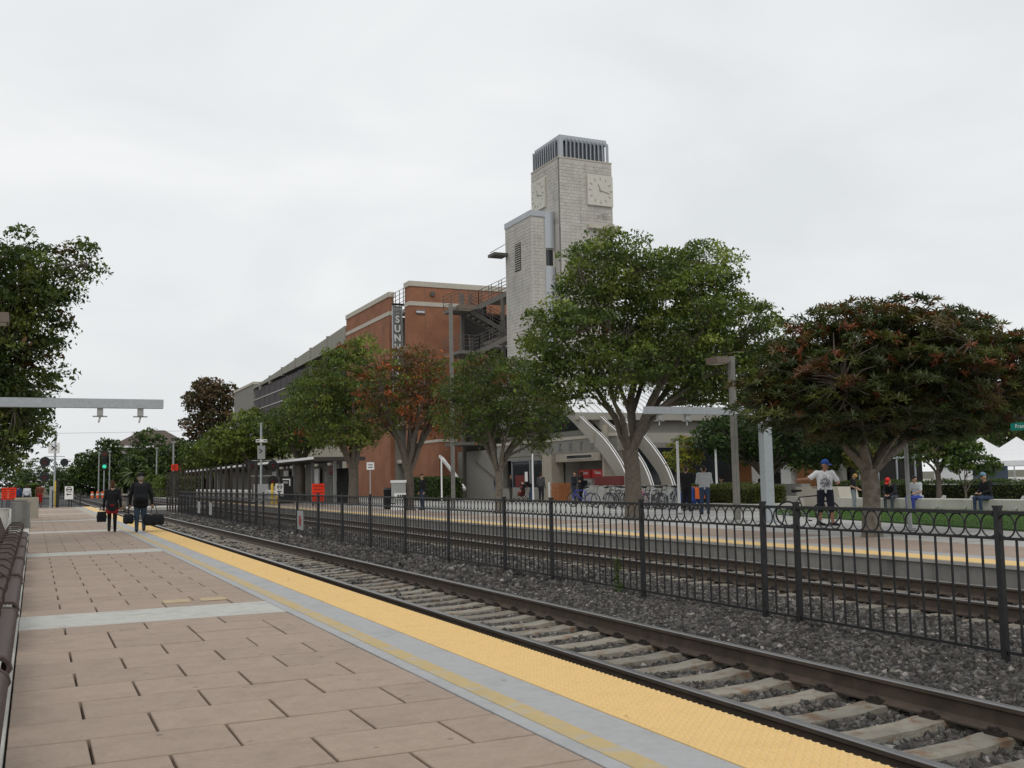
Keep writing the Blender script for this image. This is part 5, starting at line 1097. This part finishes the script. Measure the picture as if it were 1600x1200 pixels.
# ================================================================== PEOPLE
def surface(caps, vox, k=.02):
    """One closed skin round tapered capsules (p, q, r0, r1, material index) by surface nets."""
    A = np.array([c[0] for c in caps], float); B = np.array([c[1] for c in caps], float); r0 = np.array([c[2] for c in caps]); r1 = np.array([c[3] for c in caps])
    mr = max(r0.max(), r1.max())+.05; lo = np.minimum(A.min(0), B.min(0))-mr; hi = np.maximum(A.max(0), B.max(0))+mr
    n = np.ceil((hi-lo)/vox).astype(int)+1; ax = [lo[i]+vox*np.arange(n[i]) for i in range(3)]
    D = np.full(n, 1.0)
    for a, b, s, e in zip(A, B, r0, r1):
        m = max(s, e)+.07; i0 = np.maximum(((np.minimum(a, b)-m-lo)/vox).astype(int), 0); i1 = np.minimum(((np.maximum(a, b)+m-lo)/vox).astype(int)+2, n)
        sl = tuple(slice(i0[i], i1[i]) for i in range(3)); G = np.stack(np.meshgrid(*[ax[i][sl[i]] for i in range(3)], indexing='ij'), -1)
        ab = b-a; t = np.clip(((G-a)@ab)/(ab@ab+1e-9), 0, 1); d = np.linalg.norm(G-a-t[..., None]*ab, axis=-1)-(s+(e-s)*t)
        o = D[sl]; h = np.clip(.5+.5*(o-d)/k, 0, 1); D[sl] = o*(1-h)+d*h-k*h*(1-h)
    S = D < 0; nx, ny, nz = np.array(n)-1
    acc = np.zeros((nx, ny, nz, 3)); cnt = np.zeros((nx, ny, nz))
    cor = [(i, j, l) for i in (0, 1) for j in (0, 1) for l in (0, 1)]
    for p in cor:
        for axi in range(3):
            if p[axi]: continue
            q = list(p); q[axi] = 1
            sp = tuple(slice(p[i], p[i]+(nx, ny, nz)[i]) for i in range(3)); sq = tuple(slice(q[i], q[i]+(nx, ny, nz)[i]) for i in range(3))
            da, db = D[sp], D[sq]; c = S[sp] != S[sq]; t = np.where(c, da/(da-db+1e-12), 0)
            for i in range(3): acc[..., i] += np.where(c, p[i]+(t if i == axi else 0), 0)
            cnt += c
    on = cnt > 0; ids = -np.ones((nx, ny, nz), int); ids[on] = np.arange(on.sum()); I = np.argwhere(on)
    V = lo+(I+acc[on]/cnt[on][:, None])*vox; F = []
    for axi in range(3):
        b_, c_ = (axi+1) % 3, (axi+2) % 3
        s0 = [slice(1, m-1) for m in n]; s1 = [slice(1, m-1) for m in n]; s0[axi] = slice(0, n[axi]-1); s1[axi] = slice(1, n[axi])
        ch = S[tuple(s0)] != S[tuple(s1)]; E_ = np.argwhere(ch)
        if not len(E_): continue
        off = np.array([1, 1, 1]); off[axi] = 0; E_ = E_+off; fl = S[tuple(E_.T)]
        def g(db, dc):
            q = E_.copy(); q[:, b_] -= db; q[:, c_] -= dc; return ids[tuple(q.T)]
        Q = np.stack([g(1, 1), g(0, 1), g(0, 0), g(1, 0)], 1); Q[~fl] = Q[~fl][:, ::-1]; F.append(Q)
    F = np.concatenate(F); F = F[(F >= 0).all(1)]; cen = V[F].mean(1)
    best = np.full(len(cen), 9.0); mi = np.zeros(len(cen), int)
    for a, b, s, e, m in caps:
        a = np.array(a, float); ab = np.array(b, float)-a; t = np.clip(((cen-a)@ab)/(ab@ab+1e-9), 0, 1); d = np.linalg.norm(cen-a-t[:, None]*ab, axis=1)-(s+(e-s)*t); w = d < best; best[w] = d[w]; mi[w] = m
    return V, F, mi
def skin_obj(name, caps, mats, vox, parent=None, k=.02, extra=None):
    V, F, mi = surface(caps, vox, k); v = [tuple(p) for p in V]; f = [tuple(int(i) for i in q) for q in F]; mi = list(mi)
    if extra:
        b = len(v); v += [tuple(p) for p in extra.v]; f += [tuple(b+i for i in q) for q in extra.f]; mi += extra.m
    me = bpy.data.meshes.new(name); me.from_pydata(v, [], f)
    for m in mats: me.materials.append(m)
    me.polygons.foreach_set('material_index', np.array(mi, np.int32)); me.polygons.foreach_set('use_smooth', [True]*len(f)); me.update(); return link(name, me, parent)

STAND = dict(pel=(0, 0, .93), che=(0, .0, 1.28), nk=(0, .0, 1.47), hd=(0, .02, 1.60), sl=(-.19, 0, 1.40), el=(-.25, -.03, 1.12), wl=(-.25, .05, .87), sr=(.19, 0, 1.40), er=(.25, -.03, 1.12), wr=(.25, .05, .87),
             hl=(-.09, 0, .90), kl=(-.10, .03, .49), al=(-.11, 0, .09), hr=(.09, 0, .90), kr=(.10, .03, .49), ar=(.11, 0, .09), fd=(0, 1, 0))
def pose(**k): d = dict(STAND); d.update(k); return d
WALK = pose(kl=(-.09, .12, .50), al=(-.09, .02, .12), kr=(.09, .05, .49), ar=(.09, .16, .09), el=(-.25, .02, 1.12), wl=(-.27, .08, .86), er=(.25, -.04, 1.12), wr=(.27, -.02, .86))
SIT = pose(pel=(0, 0, .53), che=(0, .05, .88), nk=(0, .10, 1.06), hd=(0, .14, 1.18), sl=(-.18, .06, 1.0), sr=(.18, .06, 1.0), el=(-.24, .12, .74), er=(.24, .12, .74), wl=(-.12, .34, .66), wr=(.12, .34, .66), hl=(-.09, .02, .5), hr=(.09, .02, .5), kl=(-.13, .43, .5), kr=(.13, .43, .5), al=(-.13, .42, .09), ar=(.13, .45, .09))
SITF = pose(**{**SIT, 'che': (0, .16, .84), 'nk': (0, .28, .98), 'hd': (0, .37, 1.07), 'sl': (-.18, .22, .93), 'sr': (.18, .22, .93), 'el': (-.22, .34, .68), 'er': (.22, .34, .68), 'wl': (-.08, .5, .58), 'wr': (.08, .5, .58)})
BEND = pose(pel=(0, -.12, .92), che=(0, .22, 1.12), nk=(0, .40, 1.12), hd=(0, .52, 1.10), sl=(-.18, .32, 1.12), sr=(.18, .32, 1.12), el=(-.2, .42, .86), er=(.2, .42, .86), wl=(-.1, .58, .72), wr=(.1, .58, .72), hl=(-.09, -.12, .88), hr=(.09, -.12, .88), kl=(-.1, -.04, .48), kr=(.1, .02, .48))
STRAD = pose(hl=(-.11, 0, .9), hr=(.11, 0, .9), kl=(-.13, .05, .5), al=(-.16, .02, .09), kr=(.14, .02, .5), ar=(.17, -.03, .09), sr=(.2, 0, 1.40), er=(.44, .10, 1.25), wr=(.66, .16, 1.24), el=(-.36, -.03, 1.16), wl=(-.30, .2, 1.12), hd=(-.02, .02, 1.60), fd=(-.8, .6, 0))
PHONE = pose(el=(-.25, .03, 1.12), wl=(-.1, .25, 1.18), er=(.25, .03, 1.12), wr=(.08, .26, 1.16), hd=(0, .06, 1.58))

def person(label, loc, rz, P, shirt, trous, hair=(.03, .02, .014), shoes=(.02, .02, .02), skin=(.42, .25, .17), h=1.72, sleeve=1, vox=.022, legs=1, bulk=1.0, hair_len=0, hat=None, brim=0, shirt2=None, skirt=None, z=0, long=0):
    t = thing('person', label, 'person', (*loc, z), rz); s = h/1.72; t.scale = (s, s, s)
    ms = [cmat('cloth_%02d_%02d_%02d' % tuple(int(c*99) for c in shirt), shirt), cmat('cloth_%02d_%02d_%02d' % tuple(int(c*99) for c in trous), trous), mat('skin_%02d_%02d' % (int(skin[0]*99), int(skin[1]*99)), skin, .6, var=.05), cmat('hair_%02d_%02d' % (int(hair[0]*99), int(hair[1]*99)), hair), cmat('shoe_%02d' % int(shoes[0]*99), shoes), cmat('cloth_%02d_%02d_%02d' % tuple(int(c*99) for c in (skirt or trous)), skirt or trous)]
    g = {k: np.array(v, float) for k, v in P.items()}; fd = g['fd']; b = bulk; caps = []
    sd = g['sr']-g['sl']; sd /= np.linalg.norm(sd); up_ = g['che']-g['pel']; up_ /= np.linalg.norm(up_); fw_ = np.cross(up_, sd)
    for s_ in (-1, 1):
        o = sd*s_
        caps += [(g['pel']+o*.075, g['che']+o*.085, .098*b, .108*b, 0), (g['che']+o*.08, g['nk']+o*.07-up_*.09, .105*b, .085*b, 0), (g['pel']+o*.07, g['pel']+o*.06-up_*.04, .105*b, .10*b, 1)]
    caps += [(g['pel'], g['che'], .10*b, .11*b, 0), (g['nk']-up_*.06, g['hd']-up_*.02+fw_*0, .055, .052, 2)]
    caps += [(g['che']+up_*.08, g['sl'], .08, .072*b, 0), (g['che']+up_*.08, g['sr'], .08, .072*b, 0)]
    ex = MB()
    for q in 'lr':
        S_, E_, W_ = g['s'+q], g['e'+q], g['w'+q]; sk = 0 if sleeve == 1 else 2
        if sleeve == 1: caps += [(S_, E_, .066*b, .05*b, 0), (E_, W_, .05*b, .036, 0)]
        else:
            m_ = S_+(E_-S_)*.72; caps += [(S_, m_, .068*b, .062*b, 0), (m_, E_, .045, .04, 2), (E_, W_, .04, .028, 2)]
        d = W_-E_; d /= np.linalg.norm(d); pal = W_+d*.06; caps += [(W_, pal, .026, .034, 2)]
        sd2 = np.cross(d, fw_ if abs(d@fw_) < .8 else up_); sd2 /= np.linalg.norm(sd2); nrm = np.cross(sd2, d)
        for i, (o, L_) in enumerate(((-.026, .062), (-.009, .075), (.009, .07), (.026, .052))):
            p0 = pal+sd2*o+d*.02; p1 = p0+d*L_*.5+nrm*.008; p2 = p1+d*L_*.4+nrm*.022; ex.tube([tuple(p0), tuple(p1), tuple(p2)], [.0095, .009, .0065], 5, m=2)
        sg_ = 1 if q == 'l' else -1; p0 = W_+d*.03+sd2*.024*sg_; ex.tube([tuple(p0), tuple(p0+d*.03+sd2*.022*sg_), tuple(p0+d*.06+sd2*.028*sg_+nrm*.012)], [.011, .0105, .008], 5, m=2)
        H_, K_, A_ = g['h'+q], g['k'+q], g['a'+q]
        lm = 1 if legs == 1 else 2
        if legs == 1: caps += [(H_, K_, .092*b, .066*b, 1), (K_, A_, .064*b, .05, 1)]
        else: m_ = K_+(A_-K_)*.12; caps += [(H_, m_, .095*b, .082*b, 1), (m_, K_+(A_-K_)*.35, .052, .056, 2), (K_+(A_-K_)*.35, A_, .056, .038, 2)]
        ff = fd/np.linalg.norm(fd); caps += [(A_+np.array([0, 0, -.035])-ff*.04, A_+np.array([0, 0, -.05])+ff*.15, .044, .036, 4)]
    if long: caps += [(g['pel']+np.array([s_*.075, 0, .05]), g['pel']+np.array([s_*.08, 0, -long]), .108*b, .118*b, 0) for s_ in (-1, 1)]
    if skirt is not None: caps += [(g['pel']+np.array([s_*.07, 0, .0]), g['pel']+np.array([s_*.09, 0, -.2]), .11*b, .115*b, 5) for s_ in (-1, 1)]
    hu = g['hd']-g['nk']; hu /= np.linalg.norm(hu); hf = fd-hu*(fd@hu); hf /= np.linalg.norm(hf); hs = np.cross(hf, hu); H0 = g['hd']
    caps += [(H0+hu*.03-hf*.012, H0+hu*.035+hf*.012, .088, .085, 2), (H0-hu*.02+hf*.02, H0-hu*.075+hf*.045, .07, .042, 2), (H0+hf*.09-hu*.005, H0+hf*.108-hu*.03, .012, .016, 2)]
    for s_ in (-1, 1): caps += [(H0+hs*.083*s_+hu*.015, H0+hs*.087*s_-hu*.025, .014, .012, 2)]
    body = skin_obj('body', caps, ms, vox, t, k=.03, extra=ex); me = body.data
    # face: eyes and mouth
    fc = MB()
    for s_ in (-1, 1): p = H0+hs*.034*s_+hu*.012+hf*.083; fc.ball(tuple(p), .012, .012, .009, 8, 5)
    m0 = H0-hu*.062+hf*.083; fc.obox(tuple(m0-hs*.02), tuple(m0+hs*.02), .008, .007); fc.build('face_features', mat('eye_dark', (.03, .02, .018), .4), t)
    hc = [(H0+hu*.06-hf*.022, H0+hu*.062+hf*.02, .083, .078, 0), (H0+hu*.02-hf*.035, H0-hu*.05-hf*.035, .078, .06, 0)]
    if hair_len > 0: hc += [(H0-hu*.04-hf*.045, H0-hu*(.05+hair_len)-hf*.06, .075, .06, 0)]
    if hair_len < 0: hc += [(H0+hu*.1-hf*.06, H0+hu*.11-hf*.07, .05, .05, 0)]
    skin_obj('hair', hc, [ms[3]], max(.016, vox*.8), t, k=.02)
    if hat:
        hm = cmat('hat_%02d_%02d_%02d' % tuple(int(c*99) for c in hat), hat)
        c = [(H0+hu*.085-hf*.015, H0+hu*.1+hf*.005, .095, .085, 0)]
        o = skin_obj('hat', c, [hm], .016, t, k=.02)
        if brim == 1:
            b_ = MB(); n = 20; b_.add([tuple(H0+hu*.075+(hf*math.cos(a)*.16+hs*math.sin(a)*.15)) for a in np.arange(n)*2*math.pi/n]+[tuple(H0+hu*.088+(hf*math.cos(a)*.16+hs*math.sin(a)*.15)) for a in np.arange(n)*2*math.pi/n], [tuple(range(n)), tuple(range(n, 2*n))]+[(i, (i+1) % n, n+(i+1) % n, n+i) for i in range(n)]); b_.build('brim', hm, o)
        elif brim == 2:
            b_ = MB(); b_.add([tuple(H0+hu*.07+hf*.06+hs*s_*.075) for s_ in (-1, 1)]+[tuple(H0+hu*.055+hf*.18+hs*s_*.055) for s_ in (1, -1)]+[tuple(H0+hu*.082+hf*.06+hs*s_*.075) for s_ in (-1, 1)]+[tuple(H0+hu*.065+hf*.18+hs*s_*.055) for s_ in (1, -1)], [(0, 1, 2, 3), (4, 5, 6, 7), (0, 1, 5, 4), (1, 2, 6, 5), (2, 3, 7, 6), (3, 0, 4, 7)]); b_.build('peak', hm, o)
    return t

NV, JE, BK = (.018, .024, .045), (.035, .055, .10), (.012, .012, .014)
FWD = 0.0; BACKV = 0.0
def face(deg): return R(deg)
# the two travellers walking away (rz 0 faces +y, away from the camera)
wm = person('woman in black jacket with red hem walking away on the platform', (2.15, 33.2), R(-6), WALK, BK, (.014, .014, .016), hair=(.075, .035, .02), h=1.53, vox=.014, skirt=(.30, .02, .02), hair_len=-1, shoes=(.01, .01, .01), bulk=.97, long=.17)
mn = person('man in black hat and jacket walking away with bags', (2.89, 32.45), R(-4), pose(**{**WALK, 'kl': (-.1, .05, .49), 'al': (-.1, .10, .09), 'kr': (.1, .1, .5), 'ar': (.1, -.02, .12), 'wl': (-.3, .06, .84), 'wr': (.33, .02, .84), 'el': (-.29, 0, 1.12), 'er': (.3, -.02, 1.12)}), (.014, .014, .016), (.045, .07, .105), hair=(.25, .22, .2), h=1.73, vox=.014, hat=(.01, .01, .011), brim=1, bulk=1.14, shoes=(.03, .03, .035), long=.09)
def bag(name, label, loc, rz, L_, W_, H_, col, strap=.3, group=None, z=0):
    t = thing(name, label, 'bag', (*loc, z), rz, group); m = cmat('bag_%02d_%02d' % (int(col[0]*99), int(col[1]*99)), col)
    caps = [((x*L_/2*.72, y*W_/2*.5, H_*.22), (x*L_/2*.68, y*W_/2*.5, H_*.78), W_*.3, W_*.27, 0) for x in (-1, 0, 1) for y in (-1, 1)]
    caps += [((-L_*.34, 0, H_*.5), (L_*.34, 0, H_*.5), W_*.42, W_*.42, 0)]
    skin_obj('body', caps, [m], .018, t, k=.05)
    MB().tube([(-L_*.2, 0, H_*.9), (-L_*.1, 0, H_+strap*.8), (0, 0, H_+strap), (L_*.1, 0, H_+strap*.8), (L_*.2, 0, H_*.9)], .011, 5).build('handle', m, t)
    MB().box(-L_*.3, L_*.3, -W_*.05, W_*.05, H_*.97, H_*1.0).build('zip', M['steel_dark'], t)
bag('shopping_bag', "black shopping bag in the woman's left hand", (1.86, 33.25), R(10), .26, .13, .44, (.012, .014, .018), .14, z=.26)
bag('duffel_bag', "black duffel bag in the man's left hand", (2.56, 32.52), R(90), .42, .26, .27, BK, .3, 'travel bags', z=.28)
bag('duffel_bag', "larger black duffel bag in the man's right hand", (3.27, 32.46), R(20), .56, .30, .30, BK, .3, 'travel bags', z=.22)
bag('shoulder_bag', "beige shoulder bag at the woman's right hip", (2.43, 33.3), R(60), .26, .14, .27, (.26, .22, .17), .42, z=.66)
t = thing('backpack', "black backpack on the walking man's back", 'backpack', (2.89, 32.45, 0), R(-4)); skin_obj('body', [((x, -.20, 1.0), (x, -.2, 1.36), .10, .09, 0) for x in (-.1, 0, .1)]+[((-.06, -.27, 1.04), (.06, -.27, 1.04), .07, .07, 0)], [cmat('bag_01_01', BK)], .02, t, k=.05)
for s_ in (-1, 1): MB().tube([(s_*.11, -.14, 1.42), (s_*.13, 0, 1.49), (s_*.14, .12, 1.35)], .016, 5).build('strap', cmat('bag_01_01', BK), t)

# ------------------------------------------------------------------ bicycles
def bicycle(label, loc, rz, col, group='bicycles in the plaza', small=1.0, tilt=0, lock=False):
    t = thing('bicycle', label, 'bicycle', (*loc, 0), rz, group); t.rotation_euler = (0, tilt, rz); t.scale = (small,)*3
    fmv = mat('bike_%02d_%02d_%02d' % tuple(int(c*99) for c in col), col, .35, var=.05, spec=.5); r_ = .335
    for y in (-.51, .53):
        w = thing_part('wheel', t, (0, y, r_))
        MB().tube([(0, r_*.94*math.cos(a), r_*.94*math.sin(a)) for a in np.arange(28)*2*math.pi/28], .02, 6, closed=True).build('tyre', M['tyre'], w, smooth=True)
        MB().tube([(0, r_*.86*math.cos(a), r_*.86*math.sin(a)) for a in np.arange(28)*2*math.pi/28], .010, 5, closed=True).build('rim', M['alu'], w, smooth=True)
        s = MB().cyl((-.05, 0, 0), (.05, 0, 0), .022, n=8)
        for a in np.arange(14)*2*math.pi/14: s.cyl((.02 if int(a*10) % 2 else -.02, 0, 0), (0, r_*.86*math.cos(a), r_*.86*math.sin(a)), .0022, n=3, cap=False)
        s.build('spokes', M['alu'], w)
    bb = (0, -.07, .29); st = (0, -.22, .76); hd = (0, .34, .80); hb = (0, .385, .67); rw = (0, -.51, r_); fwl = (0, .53, r_)
    f = MB()
    for a, b, q in ((bb, st, .017), (st, hd, .017), (bb, hb, .02), (hd, hb, .02)): f.cyl(a, b, q, n=8)
    for s_ in (-.045, .045): f.cyl((s_, bb[1], bb[2]), (s_*1.3, rw[1], rw[2]), .01, n=6); f.cyl((s_*.4, st[1], st[2]-.03), (s_*1.3, rw[1], rw[2]), .008, n=6)
    f.build('frame', fmv, t, smooth=True); k = MB()
    for s_ in (-.05, .05): k.tube([(s_*.5, .385, .67), (s_, .43, .58), (s_, fwl[1], fwl[2])], .012, 6)
    k.build('fork', fmv, t, smooth=True)
    MB().cyl(st, (0, -.255, .90), .013, n=6).build('seat_post', M['alu'], t); skin_obj('saddle', [((-.045, -.36, .925), (0, -.15, .93), .045, .022, 0), ((.045, -.36, .925), (0, -.15, .93), .045, .022, 0)], [M['tyre']], .016, t)
    MB().cyl(hd, (0, .325, .93), .014, n=6).tube([(-.30, .24, .98), (-.2, .32, .98), (0, .345, .94), (.2, .32, .98), (.30, .24, .98)], .012, 6).build('handlebar', M['black_iron'], t, smooth=True)
    c = MB().cyl((-.055, bb[1], bb[2]), (.055, bb[1], bb[2]), .03, n=8).tube([(.05, bb[1]+.09*math.cos(a), bb[2]+.09*math.sin(a)) for a in np.arange(14)*2*math.pi/14], .007, 4, closed=True)
    c.obox((.065, bb[1], bb[2]), (.065, bb[1]+.1, bb[2]-.13), .015, .02).obox((-.065, bb[1], bb[2]), (-.065, bb[1]-.1, bb[2]+.13), .015, .02).build('crank', M['alu'], t)
    for s_, y, z_ in ((1, .1, -.13), (-1, -.1, .13)): MB().box(s_*.075, s_*.16, bb[1]+y-.04, bb[1]+y+.04, bb[2]+z_-.012, bb[2]+z_+.012).build('pedal', M['tyre'], t) if s_ > 0 else MB().box(-.16, -.075, bb[1]+y-.04, bb[1]+y+.04, bb[2]+z_-.012, bb[2]+z_+.012).build('pedal', M['tyre'], t)
    return t
def thing_part(name, parent, loc):
    o = MB().cyl((-.035, 0, 0), (.035, 0, 0), .03, n=8).build(name, M['alu'], parent); o.location = loc; return o
bl = [((23.5, 42.5), 118, (.04, .05, .42), 'blue bicycle standing at the left end of the bike row'), ((23.2, 40.0), 105, (.30, .31, .32), 'silver bicycle second from the left in the bike row'), ((23.5, 39.3), 112, (.03, .03, .035), 'black bicycle third from the left in the bike row'), ((23.2, 38.4), 100, (.05, .05, .05), 'dark bicycle left of the big tree trunk'), ((23.6, 37.6), 115, (.60, .14, .26), 'pink bicycle beside the big tree trunk'), ((23.9, 37.0), 108, (.14, .145, .15), 'grey bicycle just right of the big tree trunk'), ((23.6, 36.4), 102, (.04, .04, .045), 'black bicycle with raised handlebar in the bike row'), ((24.0, 36.0), 110, (.06, .07, .08), 'dark bicycle leaning in the right half of the row'), ((23.7, 35.4), 96, (.42, .44, .46), 'white bicycle with pale frame at right in the row'), ((24.0, 34.9), 105, (.05, .10, .25), 'dark blue bicycle at the right end of the row'), ((24.2, 40.8), 98, (.03, .03, .03), 'black bicycle between the blue and the silver one'), ((24.3, 38.8), 94, (.10, .02, .02), 'dark red bicycle behind the black ones left of the trunk'), ((24.5, 36.7), 104, (.02, .05, .03), 'dark green bicycle behind the grey one'), ((24.4, 35.6), 92, (.03, .03, .035), 'black bicycle behind the white one at right')]
for (p, a, c, lab) in bl: bicycle(lab, p, R(a-90+rng.uniform(-8, 8)), c, 'bicycles parked in a row on the plaza', tilt=rng.uniform(-.1, .1))
for i, y in enumerate((42.4, 39.6, 38.0, 36.6, 35.2)):
    t = thing('bike_rack', 'grey hoop bike rack in the bicycle row, %s from the left' % ['first', 'second', 'third', 'fourth', 'fifth'][i], 'bike rack', (23.75, y, 0), R(15), 'hoop bike racks'); MB().tube([(-.3, 0, 0), (-.3, 0, .62), (-.2, 0, .78), (0, 0, .84), (.2, 0, .78), (.3, 0, .62), (.3, 0, 0)], .028, 8).build('hoop', M['galv'], t, smooth=True); MB().box(-.38, -.22, -.08, .08, 0, .012).build('foot_plate', M['galv'], t)
t = thing('bike_trailer', 'blue and orange child bike trailer at the end of the bicycles', 'trailer', (23.9, 34.2, 0), R(20)); skin_obj('body', [((x, y, .4), (x*.8, y*.7, .8), .16, .12, 0) for x in (-.22, .22) for y in (-.25, .25)], [cmat('trailer_blue', (.03, .06, .22))], .03, t, k=.08)
MB().box(-.3, .3, -.46, -.40, .45, .9).build('orange_flap', M['orange'], t); MB().box(.36, .42, -.3, .2, .5, .92).build('orange_side', M['orange'], t)
for s_ in (-1, 1): MB().tube([(s_*.42, .2*math.cos(a), .22+.2*math.sin(a)) for a in np.arange(20)*2*math.pi/20], .02, 5, closed=True).build('wheel', M['tyre'], t)
# cyclist on the far platform
cy = person('cyclist in white printed T-shirt and blue cap straddling a bicycle', (18.75, 20.8), R(146), STRAD, (.80, .80, .82), (.02, .022, .035), skin=(.36, .19, .12), h=1.68, sleeve=.5, legs=.5, vox=.014, hat=(.03, .09, .36), brim=2, bulk=1.12, shoes=(.03, .03, .04))
pr = MB(); rg = np.random.default_rng(4)
for k_ in range(16):
    a = rg.uniform(-.11, .11); z_ = rg.uniform(1.0, 1.33); p = [(a+.05*math.cos(q)*rg.uniform(.5, 1), .128+.004*math.cos(a*12), z_+.05*math.sin(q)) for q in np.linspace(0, rg.uniform(2, 6), 6)]
    pr.tube(p, .006, 4)
pr.build('shirt_print', cmat('shirt_ink', (.12, .13, .17)), cy)
bicycle('black bicycle straddled by the cyclist in the white T-shirt', (18.3, 21.0), R(-115), (.015, .015, .017), tilt=.05)
# standing men by the light column
person('man in black seen from behind beside the light column', (22.5, 32.5), R(-40), PHONE, (.016, .014, .015), (.018, .017, .018), hair=(.05, .03, .02), h=1.75, bulk=1.12, vox=.02)
person('man in white plaid shirt and jeans seen from behind', (21.25, 29.6), R(-30), PHONE, (.40, .41, .42), JE, hair=(.03, .02, .015), h=1.72, bulk=1.08, vox=.018)
# at the ticket hall
person('person in navy jacket and jeans left of the pale tree trunk', (25.6, 57.2), R(-120), PHONE, NV, (.10, .15, .22), hair=(.07, .02, .015), h=1.68)
person('long-haired person in dark clothes right of pale tree trunk', (26.0, 55.9), R(-100), STAND, BK, (.05, .045, .04), h=1.62, hair_len=.16)
person('person in black top bending over the stroller', (26.6, 54.4), R(80), BEND, BK, (.05, .075, .13), h=1.68)
person('person in dark suit at the ticket machines', (27.9, 50.6), R(-90), PHONE, (.014, .014, .018), (.015, .015, .02), h=1.72, skin=(.12, .06, .04))
person('person in black behind the newspaper rack', (16.55, 45.4), R(100), STAND, (.014, .015, .018), (.03, .045, .08), h=1.68)
person('person in black top on the steps below the garage', (26.4, 66.5), R(180), STAND, BK, (.28, .26, .22), h=1.6, z=.35)
t = thing('stroller', 'dark baby stroller with red seat in front of the ticket windows', 'stroller', (26.3, 55.1, 0), R(100)); skin_obj('seat', [((0, -.1, .45), (0, .05, .5), .15, .17, 0), ((0, -.16, .55), (0, -.12, .8), .14, .15, 0)], [M['maroon']], .025, t)
MB().tube([(-.22, .35, .12), (-.2, -.1, .55), (-.19, -.5, 1.0), (.19, -.5, 1.0), (.2, -.1, .55), (.22, .35, .12)], .014, 6).tube([(-.22, -.4, .12), (-.2, .05, .55)], .013, 6).tube([(.22, -.4, .12), (.2, .05, .55)], .013, 6).build('frame', M['black_iron'], t)
for x in (-.23, .23):
    for y in (-.4, .36): MB().tube([(x, y+.1*math.cos(a), .12+.1*math.sin(a)) for a in np.arange(14)*2*math.pi/14], .02, 5, closed=True).build('wheel', M['tyre'], t)
person('person in grey coat waiting beside the ticket hall pillar', (26.4, 52.6), R(-60), STAND, (.06, .06, .065), (.02, .02, .025), h=1.7)
person('person in dark jacket under the curved canopy', (25.4, 46.8), R(-140), PHONE, (.02, .022, .03), (.03, .035, .05), h=1.72)
# people on the walls at right
person('person in blue shirt sitting in the shade under the plaza tree', (27.9, 37.6), R(150), SIT, (.06, .12, .22), (.04, .05, .08), h=1.7, z=.0)
person('person in black T-shirt hunched over on the terrace ledge', (29.3, 36.4), R(120), SITF, BK, JE, h=1.7, sleeve=.5, skin=(.42, .24, .17))
person('blond child in black shirt leaning by the pale tree trunk', (27.3, 28.8), R(-150), pose(hd=(.02, .1, 1.56), wl=(-.1, .28, .95), wr=(.12, .28, .95)), BK, (.22, .25, .28), hair=(.42, .24, .07), h=1.35, sleeve=.5)
person('person with red cap sitting on the seat wall', (28.85, 28.4), R(110), SITF, (.02, .02, .024), (.06, .07, .09), h=1.7, hat=(.62, .03, .03), brim=2, z=-.05)
person('person in grey-white shirt sitting behind the light column', (28.9, 27.3), R(95), SIT, (.45, .47, .5), (.04, .06, .3), h=1.65, hair=(.02, .02, .02), z=-.05, sleeve=.5)
person('seated person in blue cap, black vest and tan sleeves on the seat wall', (28.8, 24.2), R(80), SIT, (.018, .018, .02), JE, h=1.72, hat=(.14, .25, .34), z=-.05)
# beyond the crossing at left
person('person in white shirt beyond the end of near platform', (-.5, 88), R(0), WALK, (.62, .63, .66), (.05, .05, .06), h=1.75, z=-.13)
person('person in brown top and red shorts beyond the near platform', (.4, 88), R(0), WALK, (.16, .05, .025), (.40, .02, .02), h=1.85, z=-.13, sleeve=.5, legs=.5, skin=(.3, .16, .1))
person('person in navy beyond the near platform by the boards', (-1.1, 86), R(0), WALK, (.03, .05, .11), (.03, .03, .05), h=1.75, z=-.13)
